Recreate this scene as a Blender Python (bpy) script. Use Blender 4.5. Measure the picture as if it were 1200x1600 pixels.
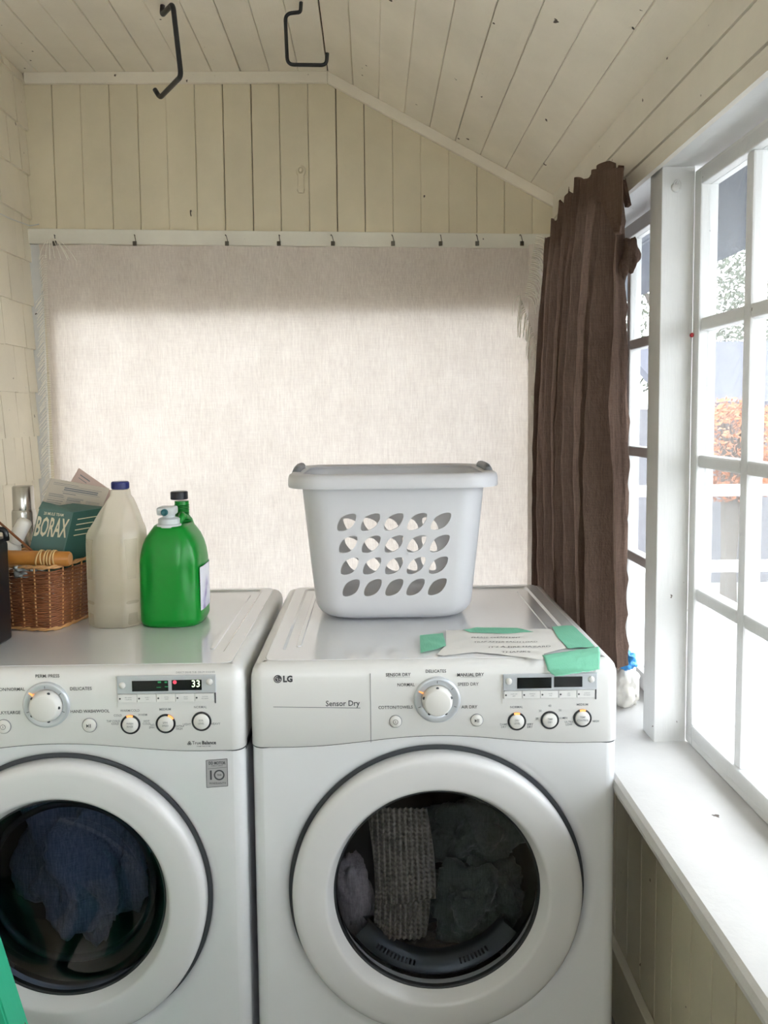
import bpy, bmesh, math, random
from mathutils import Vector, Matrix, noise
from mathutils.geometry import delaunay_2d_cdt
random.seed(7)
PI = math.pi
S = bpy.context.scene
COL = S.collection
for o in list(bpy.data.objects): bpy.data.objects.remove(o)

# ---------------------------------------------------------------- camera
CAM_H, FPX = 1.455, 1200.0
PITCH, YAW, ROLL = math.radians(4), math.atan(17/1200), 0.01
CY = 648 + 1200*math.tan(PITCH)
fw = Vector((math.sin(YAW)*math.cos(PITCH), math.cos(YAW)*math.cos(PITCH), -math.sin(PITCH)))
rt = Vector((math.cos(YAW), -math.sin(YAW), 0))
up = rt.cross(fw)
rt, up = rt*math.cos(ROLL) - up*math.sin(ROLL), up*math.cos(ROLL) + rt*math.sin(ROLL)
cam_d = bpy.data.cameras.new('camera'); cam = bpy.data.objects.new('camera', cam_d); COL.objects.link(cam)
cam.matrix_world = Matrix(((rt.x, up.x, -fw.x, 0), (rt.y, up.y, -fw.y, 0), (rt.z, up.z, -fw.z, CAM_H), (0, 0, 0, 1)))
cam_d.sensor_fit = 'VERTICAL'; cam_d.sensor_height = 36; cam_d.sensor_width = 27
cam_d.lens = 36*FPX/1600; cam_d.shift_y = (CY-800)/1600; cam_d.clip_start = 0.02
S.camera = cam
def at(px, py, X=None, Y=None, Z=None):
    """world point on a real plane (x=, y= or z=) measured off the photograph"""
    d = fw + rt*((px-600)/FPX) + up*((CY-py)/FPX)
    t = X/d.x if X is not None else Y/d.y if Y is not None else (Z-CAM_H)/d.z
    return Vector((0, 0, CAM_H)) + d*t

# ---------------------------------------------------------------- world and exposure
W = bpy.data.worlds.new('overcast_sky'); S.world = W; W.use_nodes = True
bgn = W.node_tree.nodes['Background']
bgn.inputs[0].default_value = (0.93, 0.955, 1.0, 1); bgn.inputs[1].default_value = 6.5
S.view_settings.view_transform = 'Standard'; S.view_settings.look = 'None'
S.view_settings.gamma = 1; S.view_settings.use_curve_mapping = False
S.view_settings.exposure = 0.64
S.cycles.max_bounces = 12; S.cycles.diffuse_bounces = 8; S.cycles.transparent_max_bounces = 16
S.cycles.glossy_bounces = 4; S.cycles.transmission_bounces = 6

# ---------------------------------------------------------------- materials
def srgb(r, g, b):
    f = lambda c: (c/255/12.92) if c/255 <= .04045 else ((c/255+.055)/1.055)**2.4
    return (f(r), f(g), f(b), 1)
class N:
    def __init__(s, name):
        s.m = bpy.data.materials.new(name); s.m.use_nodes = True; s.t = s.m.node_tree
        s.b = s.t.nodes['Principled BSDF']; s.out = s.t.nodes['Material Output']
    def n(s, typ, **kw):
        x = s.t.nodes.new(typ)
        for k, v in kw.items():
            if k in x.inputs.keys(): x.inputs[k].default_value = v
            else: setattr(x, k, v)
        return x
    def l(s, a, b): s.t.links.new(a, b)
    def coord(s, scale=(1, 1, 1), kind='Object'):
        c = s.n('ShaderNodeTexCoord'); mp = s.n('ShaderNodeMapping'); mp.inputs['Scale'].default_value = scale
        s.l(c.outputs[kind], mp.inputs['Vector']); return mp.outputs[0]
    def noise(s, vec, scale, detail=4, rough=.5):
        x = s.n('ShaderNodeTexNoise', Scale=scale, Detail=detail, Roughness=rough); s.l(vec, x.inputs['Vector']); return x.outputs[0]
    def ramp(s, fac, stops):
        r = s.n('ShaderNodeValToRGB'); e = r.color_ramp.elements
        while len(e) < len(stops): e.new(.5)
        for q, (p, c) in zip(e, stops): q.position = p; q.color = c
        s.l(fac, r.inputs[0]); return r.outputs[0]
    def mix(s, fac, a, b, blend='MIX'):
        x = s.n('ShaderNodeMix', data_type='RGBA', blend_type=blend)
        for v, i in ((fac, x.inputs[0]), (a, x.inputs[6]), (b, x.inputs[7])):
            if hasattr(v, 'node'): s.l(v, i)
            else: i.default_value = v
        return x.outputs[2]
    def bump(s, h, strength=.2, dist=.002):
        x = s.n('ShaderNodeBump', Strength=strength, Distance=dist); s.l(h, x.inputs['Height']); return x.outputs[0]
def plain(name, c, rough=.5, metal=0, bump=0, spec=.5, var=.04, coat=0, bscale=40):
    k = N(name); v = k.coord()
    n1 = k.noise(v, 9, 5); dark = tuple(x*(1-var*2) for x in c[:3])+(1,); lite = tuple(min(1, x*(1+var)) for x in c[:3])+(1,)
    k.l(k.ramp(n1, [(.3, dark), (.7, lite)]), k.b.inputs['Base Color'])
    k.b.inputs['Roughness'].default_value = rough; k.b.inputs['Metallic'].default_value = metal
    k.b.inputs['Specular IOR Level'].default_value = spec; k.b.inputs['Coat Weight'].default_value = coat
    if bump: k.l(k.bump(k.noise(v, bscale, 6), bump, .003), k.b.inputs['Normal'])
    return k.m
def glow(name, c, s):
    k = N(name); k.b.inputs['Base Color'].default_value = c; k.b.inputs['Emission Color'].default_value = c
    k.b.inputs['Emission Strength'].default_value = s; return k.m
def paint(name, c, chips=.72, rough=.45, rvar=.05, grain=(30, 30, 3)):
    """brushed oil paint over old boards: mottling, brush grain, small dark chips, each board a shade of its own"""
    k = N(name); v = k.coord(); info = k.n('ShaderNodeObjectInfo')
    a = k.noise(v, 5, 6, .6)
    col = k.ramp(a, [(.25, tuple(x*.90 for x in c[:3])+(1,)), (.75, tuple(min(1, x*1.05) for x in c[:3])+(1,))])
    hs = k.n('ShaderNodeHueSaturation'); mr = k.n('ShaderNodeMapRange'); mr.inputs[3].default_value = 1-rvar; mr.inputs[4].default_value = 1+rvar
    k.l(info.outputs['Random'], mr.inputs[0]); k.l(mr.outputs[0], hs.inputs['Value']); k.l(col, hs.inputs['Color'])
    ch = k.noise(v, 38, 3, .4)
    mask = k.ramp(ch, [(chips, (0, 0, 0, 1)), (chips+.015, (1, 1, 1, 1))])
    k.l(k.mix(mask, hs.outputs[0], srgb(70, 55, 42)), k.b.inputs['Base Color'])
    gr = k.noise(k.coord(grain), 6, 5, .6)
    k.l(k.bump(gr, .25, .002), k.b.inputs['Normal']); k.b.inputs['Roughness'].default_value = rough
    return k.m
M = {}
M['ceil'] = paint('cream_ceiling_paint', srgb(238, 231, 217), .745, .45, .03, (40, 3, 40))
M['wallb'] = paint('yellowed_cream_paint', srgb(222, 212, 188), .755, .5, .03, (40, 40, 3))
M['shing'] = paint('cream_shingle_paint', srgb(230, 221, 202), .745, .55, .03, (20, 40, 3))
M['white'] = paint('white_trim_paint', srgb(214, 214, 213), .76, .4, .015)
M['sill'] = paint('flaking_white_sill_paint', srgb(206, 205, 204), .76, .45, .01, (14, 14, 14))
M['header'] = paint('pale_header_paint', srgb(226, 221, 211), .745, .45, .02, (40, 3, 40))
M['rail'] = paint('warm_white_rail_paint', srgb(230, 227, 216), .76, .4, .01)
M['panel'] = paint('dim_panel_paint', srgb(196, 190, 168), .76, .5, .05)
M['gap'] = plain('dark_gap', srgb(58, 46, 34), .9)
M['floor'] = plain('worn_grey_floor_paint', srgb(110, 108, 104), .6, bump=.1)
M['enamel'] = plain('white_enamel', srgb(214, 216, 219), .13, spec=.5, var=.004, coat=.8)
M['console'] = plain('white_console_plastic', srgb(216, 216, 215), .28, var=.004)
M['doorw'] = plain('white_door_plastic', srgb(206, 206, 207), .26, var=.004)
M['seam'] = plain('dark_seam', srgb(60, 64, 68), .7)
M['silver'] = plain('satin_silver_plastic', srgb(196, 201, 207), .28, metal=.35, var=.01)
M['knobw'] = plain('pale_knob_plastic', srgb(212, 211, 208), .35, var=.005)
M['ink'] = plain('dark_grey_print', srgb(62, 64, 68), .6, var=0)
M['inkl'] = plain('pale_grey_print', srgb(120, 124, 128), .6, var=0)
M['lcd'] = plain('black_display_window', srgb(16, 22, 24), .12, var=0)
M['lcdg'] = glow('dim_green_segments', srgb(40, 130, 80), .25)
M['lcd3'] = glow('lit_digits', srgb(215, 245, 190), 1.6)
M['led'] = glow('orange_lamp', srgb(255, 160, 90), .75)
M['red'] = glow('red_indicator', srgb(220, 60, 80), .8)
M['ring'] = plain('black_ring', srgb(34, 36, 40), .35, var=0)
M['rubber'] = plain('dark_gasket_rubber', srgb(32, 36, 40), .5)
M['drum'] = plain('dim_steel_drum', srgb(70, 74, 78), .35, metal=.7)
M['blackm'] = plain('black_vinyl_coated_rod', srgb(30, 33, 36), .45)
M['blackbox'] = plain('black_case_plastic', srgb(18, 21, 26), .4)
M['basket'] = plain('grey_white_basket_plastic', srgb(200, 200, 204), .42, var=.008)
M['grip'] = plain('grey_grip', srgb(120, 122, 126), .5)
M['capblue'] = plain('navy_cap_plastic', srgb(28, 38, 105), .4)
M['capdark'] = plain('near_black_blue_cap', srgb(20, 24, 40), .4)
M['tap'] = plain('pale_grey_tap_plastic', srgb(200, 206, 208), .4)
M['teal'] = plain('teal_button', srgb(50, 110, 115), .4)
M['wick'] = plain('wicker_cane', srgb(132, 80, 48), .5, var=.3)
M['wickl'] = plain('pale_wicker_cane', srgb(196, 148, 96), .5, var=.15)
M['wood'] = plain('varnished_wood', srgb(178, 118, 52), .35, var=.12)
M['band'] = plain('tan_rubber_band', srgb(205, 172, 118), .6)
M['card'] = plain('faded_teal_card', srgb(84, 114, 108), .6, var=.06)
M['cardd'] = plain('dark_teal_card', srgb(38, 84, 76), .6, var=.06)
M['paper'] = plain('grey_beige_printed_paper', srgb(196, 186, 172), .7, var=.03)
M['pink'] = plain('pink_grey_paper', srgb(196, 172, 162), .7, var=.04)
M['notep'] = plain('white_note_paper', srgb(224, 222, 218), .7, var=.01)
M['pale'] = plain('pale_lettering', srgb(214, 206, 178), .6, var=.02)
M['whitepl'] = plain('white_bottle_plastic', srgb(226, 222, 214), .4, var=.01)
M['chrome'] = plain('brushed_can_metal', srgb(190, 188, 182), .22, metal=1, var=.08)
M['hookm'] = plain('tarnished_hook_wire', srgb(96, 92, 84), .35, metal=.8)
M['sticker'] = plain('grey_sticker', srgb(160, 160, 162), .5, var=.01)
M['gpaint'] = paint('chipped_green_paint', srgb(44, 168, 130), .70, .45, .02)
M['red_pl'] = plain('red_plastic', srgb(200, 60, 70), .4)
M['blue_pl'] = plain('bright_blue_plastic', srgb(60, 160, 235), .4, var=.1)
M['deck'] = plain('weathered_deck_boards', srgb(160, 160, 162), .8, var=.1)
M['ground'] = plain('pale_gravel', srgb(164, 165, 162), .9, var=.15)
M['soffit'] = plain('grey_eave_boards', srgb(74, 79, 92), .7)
M['shedw'] = plain('grey_shed_wall', srgb(92, 92, 98), .8)
M['shedr'] = plain('slate_shed_roof', srgb(70, 72, 84), .8)
M['leafo'] = plain('orange_leaves', srgb(160, 104, 70), .8, var=.1)
M['leafg'] = plain('dull_green_leaves', srgb(88, 94, 80), .8, var=.1)
M['bark'] = plain('grey_bark', srgb(86, 80, 74), .9)

def schlick(k, f0=.04):
    lw = k.n('ShaderNodeLayerWeight', Blend=.5); pw = k.n('ShaderNodeMath', operation='POWER'); pw.inputs[1].default_value = 5
    k.l(lw.outputs['Facing'], pw.inputs[0]); ma = k.n('ShaderNodeMath', operation='MULTIPLY_ADD'); ma.inputs[1].default_value = 1-f0; ma.inputs[2].default_value = f0
    k.l(pw.outputs[0], ma.inputs[0]); return lw, ma.outputs[0]
def thin_glass(name, tint, spec_rough=.02, haze=0.0, hazec=(1, 1, 1, 1), ior=1.45, bump=None):
    k = N(name); t = k.t
    tr = k.n('ShaderNodeBsdfTransparent', Color=tint); gl = k.n('ShaderNodeBsdfGlossy', Roughness=spec_rough)
    lw, fr = schlick(k); mx = k.n('ShaderNodeMixShader')
    k.l(fr, mx.inputs[0]); k.l(tr.outputs[0], mx.inputs[1]); k.l(gl.outputs[0], mx.inputs[2]); last = mx.outputs[0]
    if haze:
        tl = k.n('ShaderNodeBsdfTranslucent', Color=hazec); df = k.n('ShaderNodeBsdfDiffuse', Color=hazec)
        m1 = k.n('ShaderNodeMixShader', Fac=.5); k.l(tl.outputs[0], m1.inputs[1]); k.l(df.outputs[0], m1.inputs[2])
        m2 = k.n('ShaderNodeMixShader'); m2.inputs[0].default_value = haze
        k.l(last, m2.inputs[1]); k.l(m1.outputs[0], m2.inputs[2]); last = m2.outputs[0]
    if bump:
        bn = k.bump(k.noise(k.coord(bump), 6, 4), .5, .004); k.l(bn, gl.inputs['Normal'])
    k.l(last, k.out.inputs['Surface']); return k.m
M['glass'] = thin_glass('window_glass', (.97, .985, .98, 1), haze=.02, hazec=(.8, .85, .9, 1))
M['film'] = thin_glass('clear_plastic_film', (.98, .98, .98, 1), .12, haze=.04, hazec=(.9, .92, .95, 1), bump=(2, 30, 3))
M['porth'] = thin_glass('tinted_porthole_glass', (.68, .71, .74, 1), .03, ior=1.3)
M['porthd'] = thin_glass('dark_porthole_glass', (.36, .41, .50, 1), .04, ior=1.32)

def cloth(name, c1, c2, transl=0.0, weave=(900, 900), wr=.35, scale=(1, 1, 1)):
    k = N(name)
    a = k.noise(k.coord((34, 34, 2.5)), 9, 6, .65); b = k.noise(k.coord((3, 3, 60)), 9, 6, .65)
    mxx = k.n('ShaderNodeMath', operation='ADD'); k.l(a, mxx.inputs[0]); k.l(b, mxx.inputs[1])
    hf = k.n('ShaderNodeMix'); hf.inputs[0].default_value = .34; k.l(a, hf.inputs[2]); k.l(b, hf.inputs[3])
    col = k.ramp(hf.outputs[0], [(.34, c1), (.66, c2)])
    big = k.noise(k.coord((1.6, 1, 1)), 5, 7, .7)
    col = k.mix(1, col, k.ramp(big, [(.3, (.90, .89, .88, 1)), (.6, (1, 1, 1, 1))]), 'MULTIPLY')
    bm_ = k.bump(hf.outputs[0], wr, .0015)
    b2 = k.n('ShaderNodeBump', Strength=.55, Distance=.02); k.l(big, b2.inputs['Height']); k.l(bm_, b2.inputs['Normal'])
    if not transl:
        k.l(col, k.b.inputs['Base Color']); k.b.inputs['Roughness'].default_value = .9
        k.b.inputs['Sheen Weight'].default_value = .25; k.l(b2.outputs[0], k.b.inputs['Normal']); return k.m
    df = k.n('ShaderNodeBsdfDiffuse'); tl = k.n('ShaderNodeBsdfTranslucent'); mx = k.n('ShaderNodeMixShader'); mx.inputs[0].default_value = transl
    k.l(col, df.inputs['Color']); k.l(col, tl.inputs['Color']); k.l(b2.outputs[0], df.inputs['Normal']); k.l(b2.outputs[0], tl.inputs['Normal'])
    k.l(df.outputs[0], mx.inputs[1]); k.l(tl.outputs[0], mx.inputs[2]); k.l(mx.outputs[0], k.out.inputs['Surface']); return k.m
M['linen'] = cloth('unbleached_linen', srgb(214, 203, 196), srgb(238, 230, 222), .18)
M['fringe'] = plain('cream_fringe_cotton', srgb(244, 240, 230), .9)
M['brown'] = cloth('brown_linen', srgb(96, 80, 72), srgb(124, 104, 93), .32)
M['towel'] = cloth('grey_beige_knit', srgb(120, 112, 104), srgb(190, 180, 168))
M['greycl'] = cloth('mauve_grey_cotton', srgb(118, 110, 116), srgb(160, 150, 154))
M['darkcl'] = cloth('dark_green_grey_jersey', srgb(58, 66, 62), srgb(88, 96, 90))
M['browncl'] = cloth('dull_brown_cotton', srgb(70, 60, 52), srgb(104, 92, 80))
M['bluecl'] = cloth('blue_grey_cotton', srgb(84, 92, 108), srgb(150, 156, 172))
def milky(nm='milky_jug_plastic', tfac=.5):
    k = N(nm)
    df = k.n('ShaderNodeBsdfDiffuse', Color=srgb(248, 243, 230)); tl = k.n('ShaderNodeBsdfTranslucent', Color=srgb(252, 247, 236))
    tr = k.n('ShaderNodeBsdfTransparent', Color=(.93, .92, .88, 1)); gl = k.n('ShaderNodeBsdfGlossy', Roughness=.25)
    m1 = k.n('ShaderNodeMixShader'); m1.inputs[0].default_value = .8; k.l(df.outputs[0], m1.inputs[1]); k.l(tl.outputs[0], m1.inputs[2])
    m2 = k.n('ShaderNodeMixShader'); m2.inputs[0].default_value = tfac; k.l(m1.outputs[0], m2.inputs[1]); k.l(tr.outputs[0], m2.inputs[2])
    lw, fr = schlick(k); m3 = k.n('ShaderNodeMixShader'); k.l(fr, m3.inputs[0]); k.l(m2.outputs[0], m3.inputs[1]); k.l(gl.outputs[0], m3.inputs[2])
    k.l(m3.outputs[0], k.out.inputs['Surface']); return k.m
M['milky'] = milky(); M['liquid'] = milky('clear_vinegar', .82)
def greenplastic():
    k = N('glossy_green_plastic'); k.b.inputs['Base Color'].default_value = srgb(8, 142, 46); k.b.inputs['Roughness'].default_value = .28
    tl = k.n('ShaderNodeBsdfTranslucent', Color=srgb(20, 190, 60)); mx = k.n('ShaderNodeMixShader'); mx.inputs[0].default_value = .18
    k.l(k.b.outputs[0], mx.inputs[1]); k.l(tl.outputs[0], mx.inputs[2]); k.l(mx.outputs[0], k.out.inputs['Surface']); return k.m
M['green'] = greenplastic()
def tapemat():
    k = N('green_masking_tape'); df = k.b; df.inputs['Base Color'].default_value = srgb(126, 200, 170); df.inputs['Roughness'].default_value = .7
    k.l(k.bump(k.noise(k.coord((60, 10, 60)), 5, 4), .4, .002), df.inputs['Normal'])
    tr = k.n('ShaderNodeBsdfTransparent'); mx = k.n('ShaderNodeMixShader'); mx.inputs[0].default_value = .12
    k.l(df.outputs[0], mx.inputs[1]); k.l(tr.outputs[0], mx.inputs[2]); k.l(mx.outputs[0], k.out.inputs['Surface']); return k.m
M['tape'] = tapemat()
def labelmat():
    k = N('white_and_purple_label'); v = k.coord((1, 1, 1))
    w = k.n('ShaderNodeTexWave', Scale=14, Distortion=3); k.l(v, w.inputs['Vector'])
    k.l(k.ramp(w.outputs[0], [(.3, srgb(222, 224, 236)), (.6, srgb(205, 205, 228)), (.85, srgb(130, 110, 180))]), k.b.inputs['Base Color']); k.b.inputs['Roughness'].default_value = .35
    return k.m
M['label'] = labelmat()

# ---------------------------------------------------------------- mesh helpers
def wloc(o):
    v = Vector((0, 0, 0))
    while o: v = v + o.location; o = o.parent
    return v
def obj(name, bm, mat, parent=None, smooth=False, recalc=True, angle=None):
    if recalc: bmesh.ops.recalc_face_normals(bm, faces=bm.faces[:])
    if parent:
        L = wloc(parent)
        for v in bm.verts: v.co -= L
    me = bpy.data.meshes.new(name); bm.to_mesh(me); bm.free()
    for p in me.polygons: p.use_smooth = smooth
    me.materials.append(M[mat] if isinstance(mat, str) else mat)
    if smooth and angle is not None: me.set_sharp_from_angle(angle=math.radians(angle))
    o = bpy.data.objects.new(name, me); COL.objects.link(o)
    if parent: o.parent = parent
    return o
def tag(o, label=None, cat=None, group=None, kind=None):
    if label: o['label'] = label
    if cat: o['category'] = cat
    if group: o['group'] = group
    if kind: o['kind'] = kind
    return o
def empty(name, loc, label=None, cat=None, group=None, kind=None):
    o = bpy.data.objects.new(name, None); COL.objects.link(o); o.location = loc; o.empty_display_size = .05
    return tag(o, label, cat, group, kind)
def B(): return bmesh.new()
def box(bm, x0, x1, y0, y1, z0, z1, bev=0, seg=2, mtx=None):
    r = bmesh.ops.create_cube(bm, size=1)
    vs = r['verts']
    for v in vs: v.co = Vector((x0+(v.co.x+.5)*(x1-x0), y0+(v.co.y+.5)*(y1-y0), z0+(v.co.z+.5)*(z1-z0)))
    if mtx:
        for v in vs: v.co = mtx @ v.co
    if bev:
        es = list({e for v in vs for e in v.link_edges})
        bmesh.ops.bevel(bm, geom=es, offset=bev, segments=seg, affect='EDGES', profile=.6)
    return bm
def hexa(bm, p):   # p: 8 points, bottom ring of four then top ring of four
    v = [bm.verts.new(q) for q in p]
    for f in ((0, 1, 2, 3), (7, 6, 5, 4), (0, 4, 5, 1), (1, 5, 6, 2), (2, 6, 7, 3), (3, 7, 4, 0)): bm.faces.new([v[i] for i in f])
    return bm
def prism(bm, poly, d):   # poly: 3D points in a plane, d: extrusion vector
    d = Vector(d); a = [bm.verts.new(Vector(q)) for q in poly]; b = [bm.verts.new(Vector(q)+d) for q in poly]
    n = len(a); bm.faces.new(a); bm.faces.new(b[::-1])
    for i in range(n): bm.faces.new((a[i], a[(i+1) % n], b[(i+1) % n], b[i]))
    return bm
def loft(bm, rings, closed=True, caps=(True, True)):
    R = [[bm.verts.new(p) for p in r] for r in rings]
    for a, b in zip(R, R[1:]):
        n = len(a)
        for i in range(n if closed else n-1):
            bm.faces.new((a[i], a[(i+1) % n], b[(i+1) % n], b[i]))
    if caps[0]: bm.faces.new(R[0][::-1])
    if caps[1]: bm.faces.new(R[-1])
    return bm
def tube(bm, pts, r, seg=8, caps=True):
    pts = [Vector(p) for p in pts]; rings = []
    rr = r if isinstance(r, (list, tuple)) else [r]*len(pts)
    t0 = (pts[1]-pts[0]).normalized(); ref = Vector((0, 0, 1)) if abs(t0.z) < .9 else Vector((1, 0, 0))
    nrm = (ref - t0*ref.dot(t0)).normalized()
    for i, p in enumerate(pts):
        t = (pts[min(i+1, len(pts)-1)] - pts[max(i-1, 0)]).normalized()
        nrm = (nrm - t*nrm.dot(t)).normalized(); bn = t.cross(nrm)
        rings.append([p + (nrm*math.cos(a) + bn*math.sin(a))*rr[i] for a in (2*PI*k/seg for k in range(seg))])
    return loft(bm, rings, True, (caps, caps))
def lathe(bm, prof, c, axis='Z', seg=32, sx=1, caps=(True, True), mtx=None):
    """prof: (radius, along) pairs; axis Z (up) or Y (towards -Y = to the viewer's side when along is negative)"""
    c = Vector(c); rings = []
    for r, h in prof:
        ring = []
        for k in range(seg):
            a = 2*PI*k/seg; u, w = max(r, 1e-5)*math.cos(a)*sx, max(r, 1e-5)*math.sin(a)
            p = Vector((u, w, h)) if axis == 'Z' else Vector((u, h, w))
            if mtx: p = mtx @ p
            ring.append(c+p)
        rings.append(ring)
    return loft(bm, rings, True, caps)
def fillet(pts, r, n=5):
    pts = [Vector(p) for p in pts]; out = [pts[0]]
    for a, b, c in zip(pts, pts[1:], pts[2:]):
        u, v = (a-b), (c-b); d = min(r, u.length*.48, v.length*.48); p, q = b+u.normalized()*d, b+v.normalized()*d
        for i in range(n+1):
            t = i/n; out.append((1-t)**2*p + 2*t*(1-t)*b + t*t*q)
    out.append(pts[-1]); return out
def grid(bm, nu, nv, fn):
    V = [[bm.verts.new(fn(i/nu, j/nv)) for i in range(nu+1)] for j in range(nv+1)]
    for j in range(nv):
        for i in range(nu): bm.faces.new((V[j][i], V[j][i+1], V[j+1][i+1], V[j+1][i]))
    return bm
def text_into(bm, s, size, place, bold=0.0, align='CENTER', shear=0, squeeze=1.0):
    """lettering as flat geometry; place maps (u,v) to a world point. size = height of a capital"""
    cu = bpy.data.curves.new('t', 'FONT'); cu.body = s; cu.size = size/.7; cu.align_x = align; cu.align_y = 'CENTER'
    cu.offset = bold*size; cu.shear = shear; cu.resolution_u = 2
    o = bpy.data.objects.new('t', cu); COL.objects.link(o)
    dg = bpy.context.evaluated_depsgraph_get(); me = bpy.data.meshes.new_from_object(o.evaluated_get(dg))
    vs = [bm.verts.new(place(v.co.x*squeeze, v.co.y)) for v in me.vertices]
    for p in me.polygons:
        try: bm.faces.new([vs[i] for i in p.vertices])
        except ValueError: pass
    bpy.data.objects.remove(o); bpy.data.curves.remove(cu); bpy.data.meshes.remove(me)
def on_front(px, py, Y):
    c = at(px, py, Y=Y); return lambda u, v: Vector((c.x+u, Y, c.z+v))

# ================================================================ THE SETTING
XL, XR, YB, ZC = -1.085, 0.59, 2.50, 2.53
XRIDGE, ZJ, YF = -0.13, 2.142, -1.7
ZS, XG = 0.745, 0.665           # sill height, inner plane of the right-hand sashes
SL = Vector((XR-XRIDGE, 0, ZJ-ZC)); SLn = Vector((SL.z, 0, -SL.x)).normalized()   # roof slope, and its normal into the room
if SLn.z > 0: SLn = -SLn

tag(obj('floor', box(B(), XL-.2, 0.75, YF-.1, YB+.12, -.05, 0), 'floor'), 'worn grey painted porch floor under the machines', 'floor', kind='structure')

# ceiling: dark backing with one board after another
bm = B()
box(bm, XL-.1, XRIDGE, YF-.1, YB+.12, ZC+.012, ZC+.03)
a, b = Vector((XRIDGE, YF-.1, ZC+.012)), Vector((XR+.16, YF-.1, ZJ+.012-.16*(ZC-ZJ)/(XR-XRIDGE)))
prism(bm, [a, b, b+Vector((0, 0, .02)), a+Vector((0, 0, .02))], (0, YB-YF+.22, 0))
ceiling = tag(obj('ceiling', bm, 'gap'), 'cream painted board ceiling, flat at the left and sloping down to the windows', 'ceiling', kind='structure')
def plank(p, q, n, d, th, name, mat, par, cham=.002, gap=.0015):
    """board between edge points p and q, face normal n into the room, running along d"""
    p, q, n = Vector(p), Vector(q), Vector(n); w = (q-p).normalized(); p = p+w*gap; q = q-w*gap
    prof = [p-n*th, q-n*th, q-n*cham, q-w*cham, p+w*cham, p-n*cham]
    prof = [p-n*th, q-n*th, q-n*cham*1.4, q-w*cham, p+w*cham, p-n*cham*1.4]
    return obj(name, prism(B(), prof, d), mat, par)
dY = Vector((0, YB-YF-.004, 0))
x = XRIDGE; k = 0
while x > XL+.01:
    x2 = max(x-.0903, XL-.01)
    plank((x2, YF, ZC), (x, YF, ZC), (0, 0, -1), dY, .011, 'ceiling_board', 'ceil', ceiling, gap=random.choice((.0001, .0006, .0014)))
    x = x2
for i in range(9):
    p = Vector((XRIDGE, YF, ZC)) + SL*(i/9); q = Vector((XRIDGE, YF, ZC)) + SL*((i+1)/9)
    plank(p, q, SLn, dY, .011, 'ceiling_board', 'ceil', ceiling, gap=random.choice((.0001, .0007, .0016)))

# back wall: boards above the rail, wall band, window opening behind the hanging cloth
WX0, WX1, WZ0, WZ1 = -1.005, 0.50, .62, 1.79
def roofz(x): return ZC if x <= XRIDGE else ZC + (x-XRIDGE)*SL.z/SL.x
bm = B()
pts = [(XL-.1, roofz(0-1)+.02), (XL-.1, WZ1), (XR+.12, WZ1), (XR+.12, roofz(XR+.12)+.02), (XRIDGE, ZC+.02)]
prism(bm, [(x, YB+.012, z) for x, z in pts], (0, .014, 0))
box(bm, XL-.1, WX0, YB+.001, YB+.026, 0, WZ1); box(bm, WX1, XR+.12, YB+.001, YB+.026, 0, WZ1); box(bm, WX0, WX1, YB+.012, YB+.026, 0, WZ0)
wall_b = tag(obj('wall_back', bm, 'wallb'), 'cream back wall of upright boards above the hung cloth', 'wall', kind='structure')
bm = B(); box(bm, XL, XR, YB+.0105, YB+.0118, 1.95, ZJ-.02); prism(bm, [(XL, YB+.0118, ZJ-.02), (XR, YB+.0118, ZJ-.02), (XRIDGE, YB+.0118, ZC-.001), (XL, YB+.0118, ZC-.001)], (0, -.0013, 0))
obj('gap_backing', bm, 'gap', wall_b)
x0 = at(394, 250, Y=YB).x; sp = (at(614, 290, Y=YB).x - x0)/5
xs = sorted({max(XL-.005, x0+sp*i) for i in range(-9, 1)} | {min(XR, x0+sp*i) for i in range(1, 12)})
for a, b in zip(xs, xs[1:]):
    if b-a < .01: continue
    g = random.choice((.0001, .0005, .0013)); a2, b2 = a+g, b-g
    top = [(a2, roofz(a2)-.004)] + ([(XRIDGE, ZC-.004)] if a2 < XRIDGE < b2 else []) + [(b2, roofz(b2)-.004)]
    poly = [(b2, 1.95), (a2, 1.95)] + top
    bm = prism(B(), [(x, YB, z) for x, z in poly], (0, .0105, 0))
    ed = [e for e in bm.edges if abs(e.verts[0].co.y-YB) < 1e-5 and abs(e.verts[1].co.y-YB) < 1e-5 and abs(e.verts[0].co.x-e.verts[1].co.x) < 1e-5]
    bmesh.ops.bevel(bm, geom=ed, offset=.0018, segments=1, affect='EDGES')
    obj('wall_board', bm, 'wallb', wall_b)

# left wall with shingles
wall_l = tag(obj('wall_left', box(B(), XL-.1, XL, YF, YB+.1, 0, ZC), 'shing'), 'cream painted wood shingle wall on the left', 'wall', kind='structure')
zc = 1.809
z = zc - .137*6
row = 0
while z < ZC-.01:
    y = YB-.002 - random.uniform(.04, .1); prev = YB-.002; zt = min(z+.15, ZC-.003)
    while prev > 1.35:
        dz = random.uniform(-.002, .002); g = random.uniform(.0006, .002); th = random.uniform(.0115, .015)
        ya, yb = y+g, prev-g
        hexa(bm := B(), [(XL, ya, z+dz), (XL+th, ya, z+dz), (XL+th, yb, z+dz), (XL, yb, z+dz), (XL, ya, zt), (XL+.004, ya, zt), (XL+.004, yb, zt), (XL, yb, zt)])
        obj('shingle', bm, 'shing', wall_l)
        prev = y; y -= random.choice((.052, .075, .095, .12, .14))
    row += 1; z += .137

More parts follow.
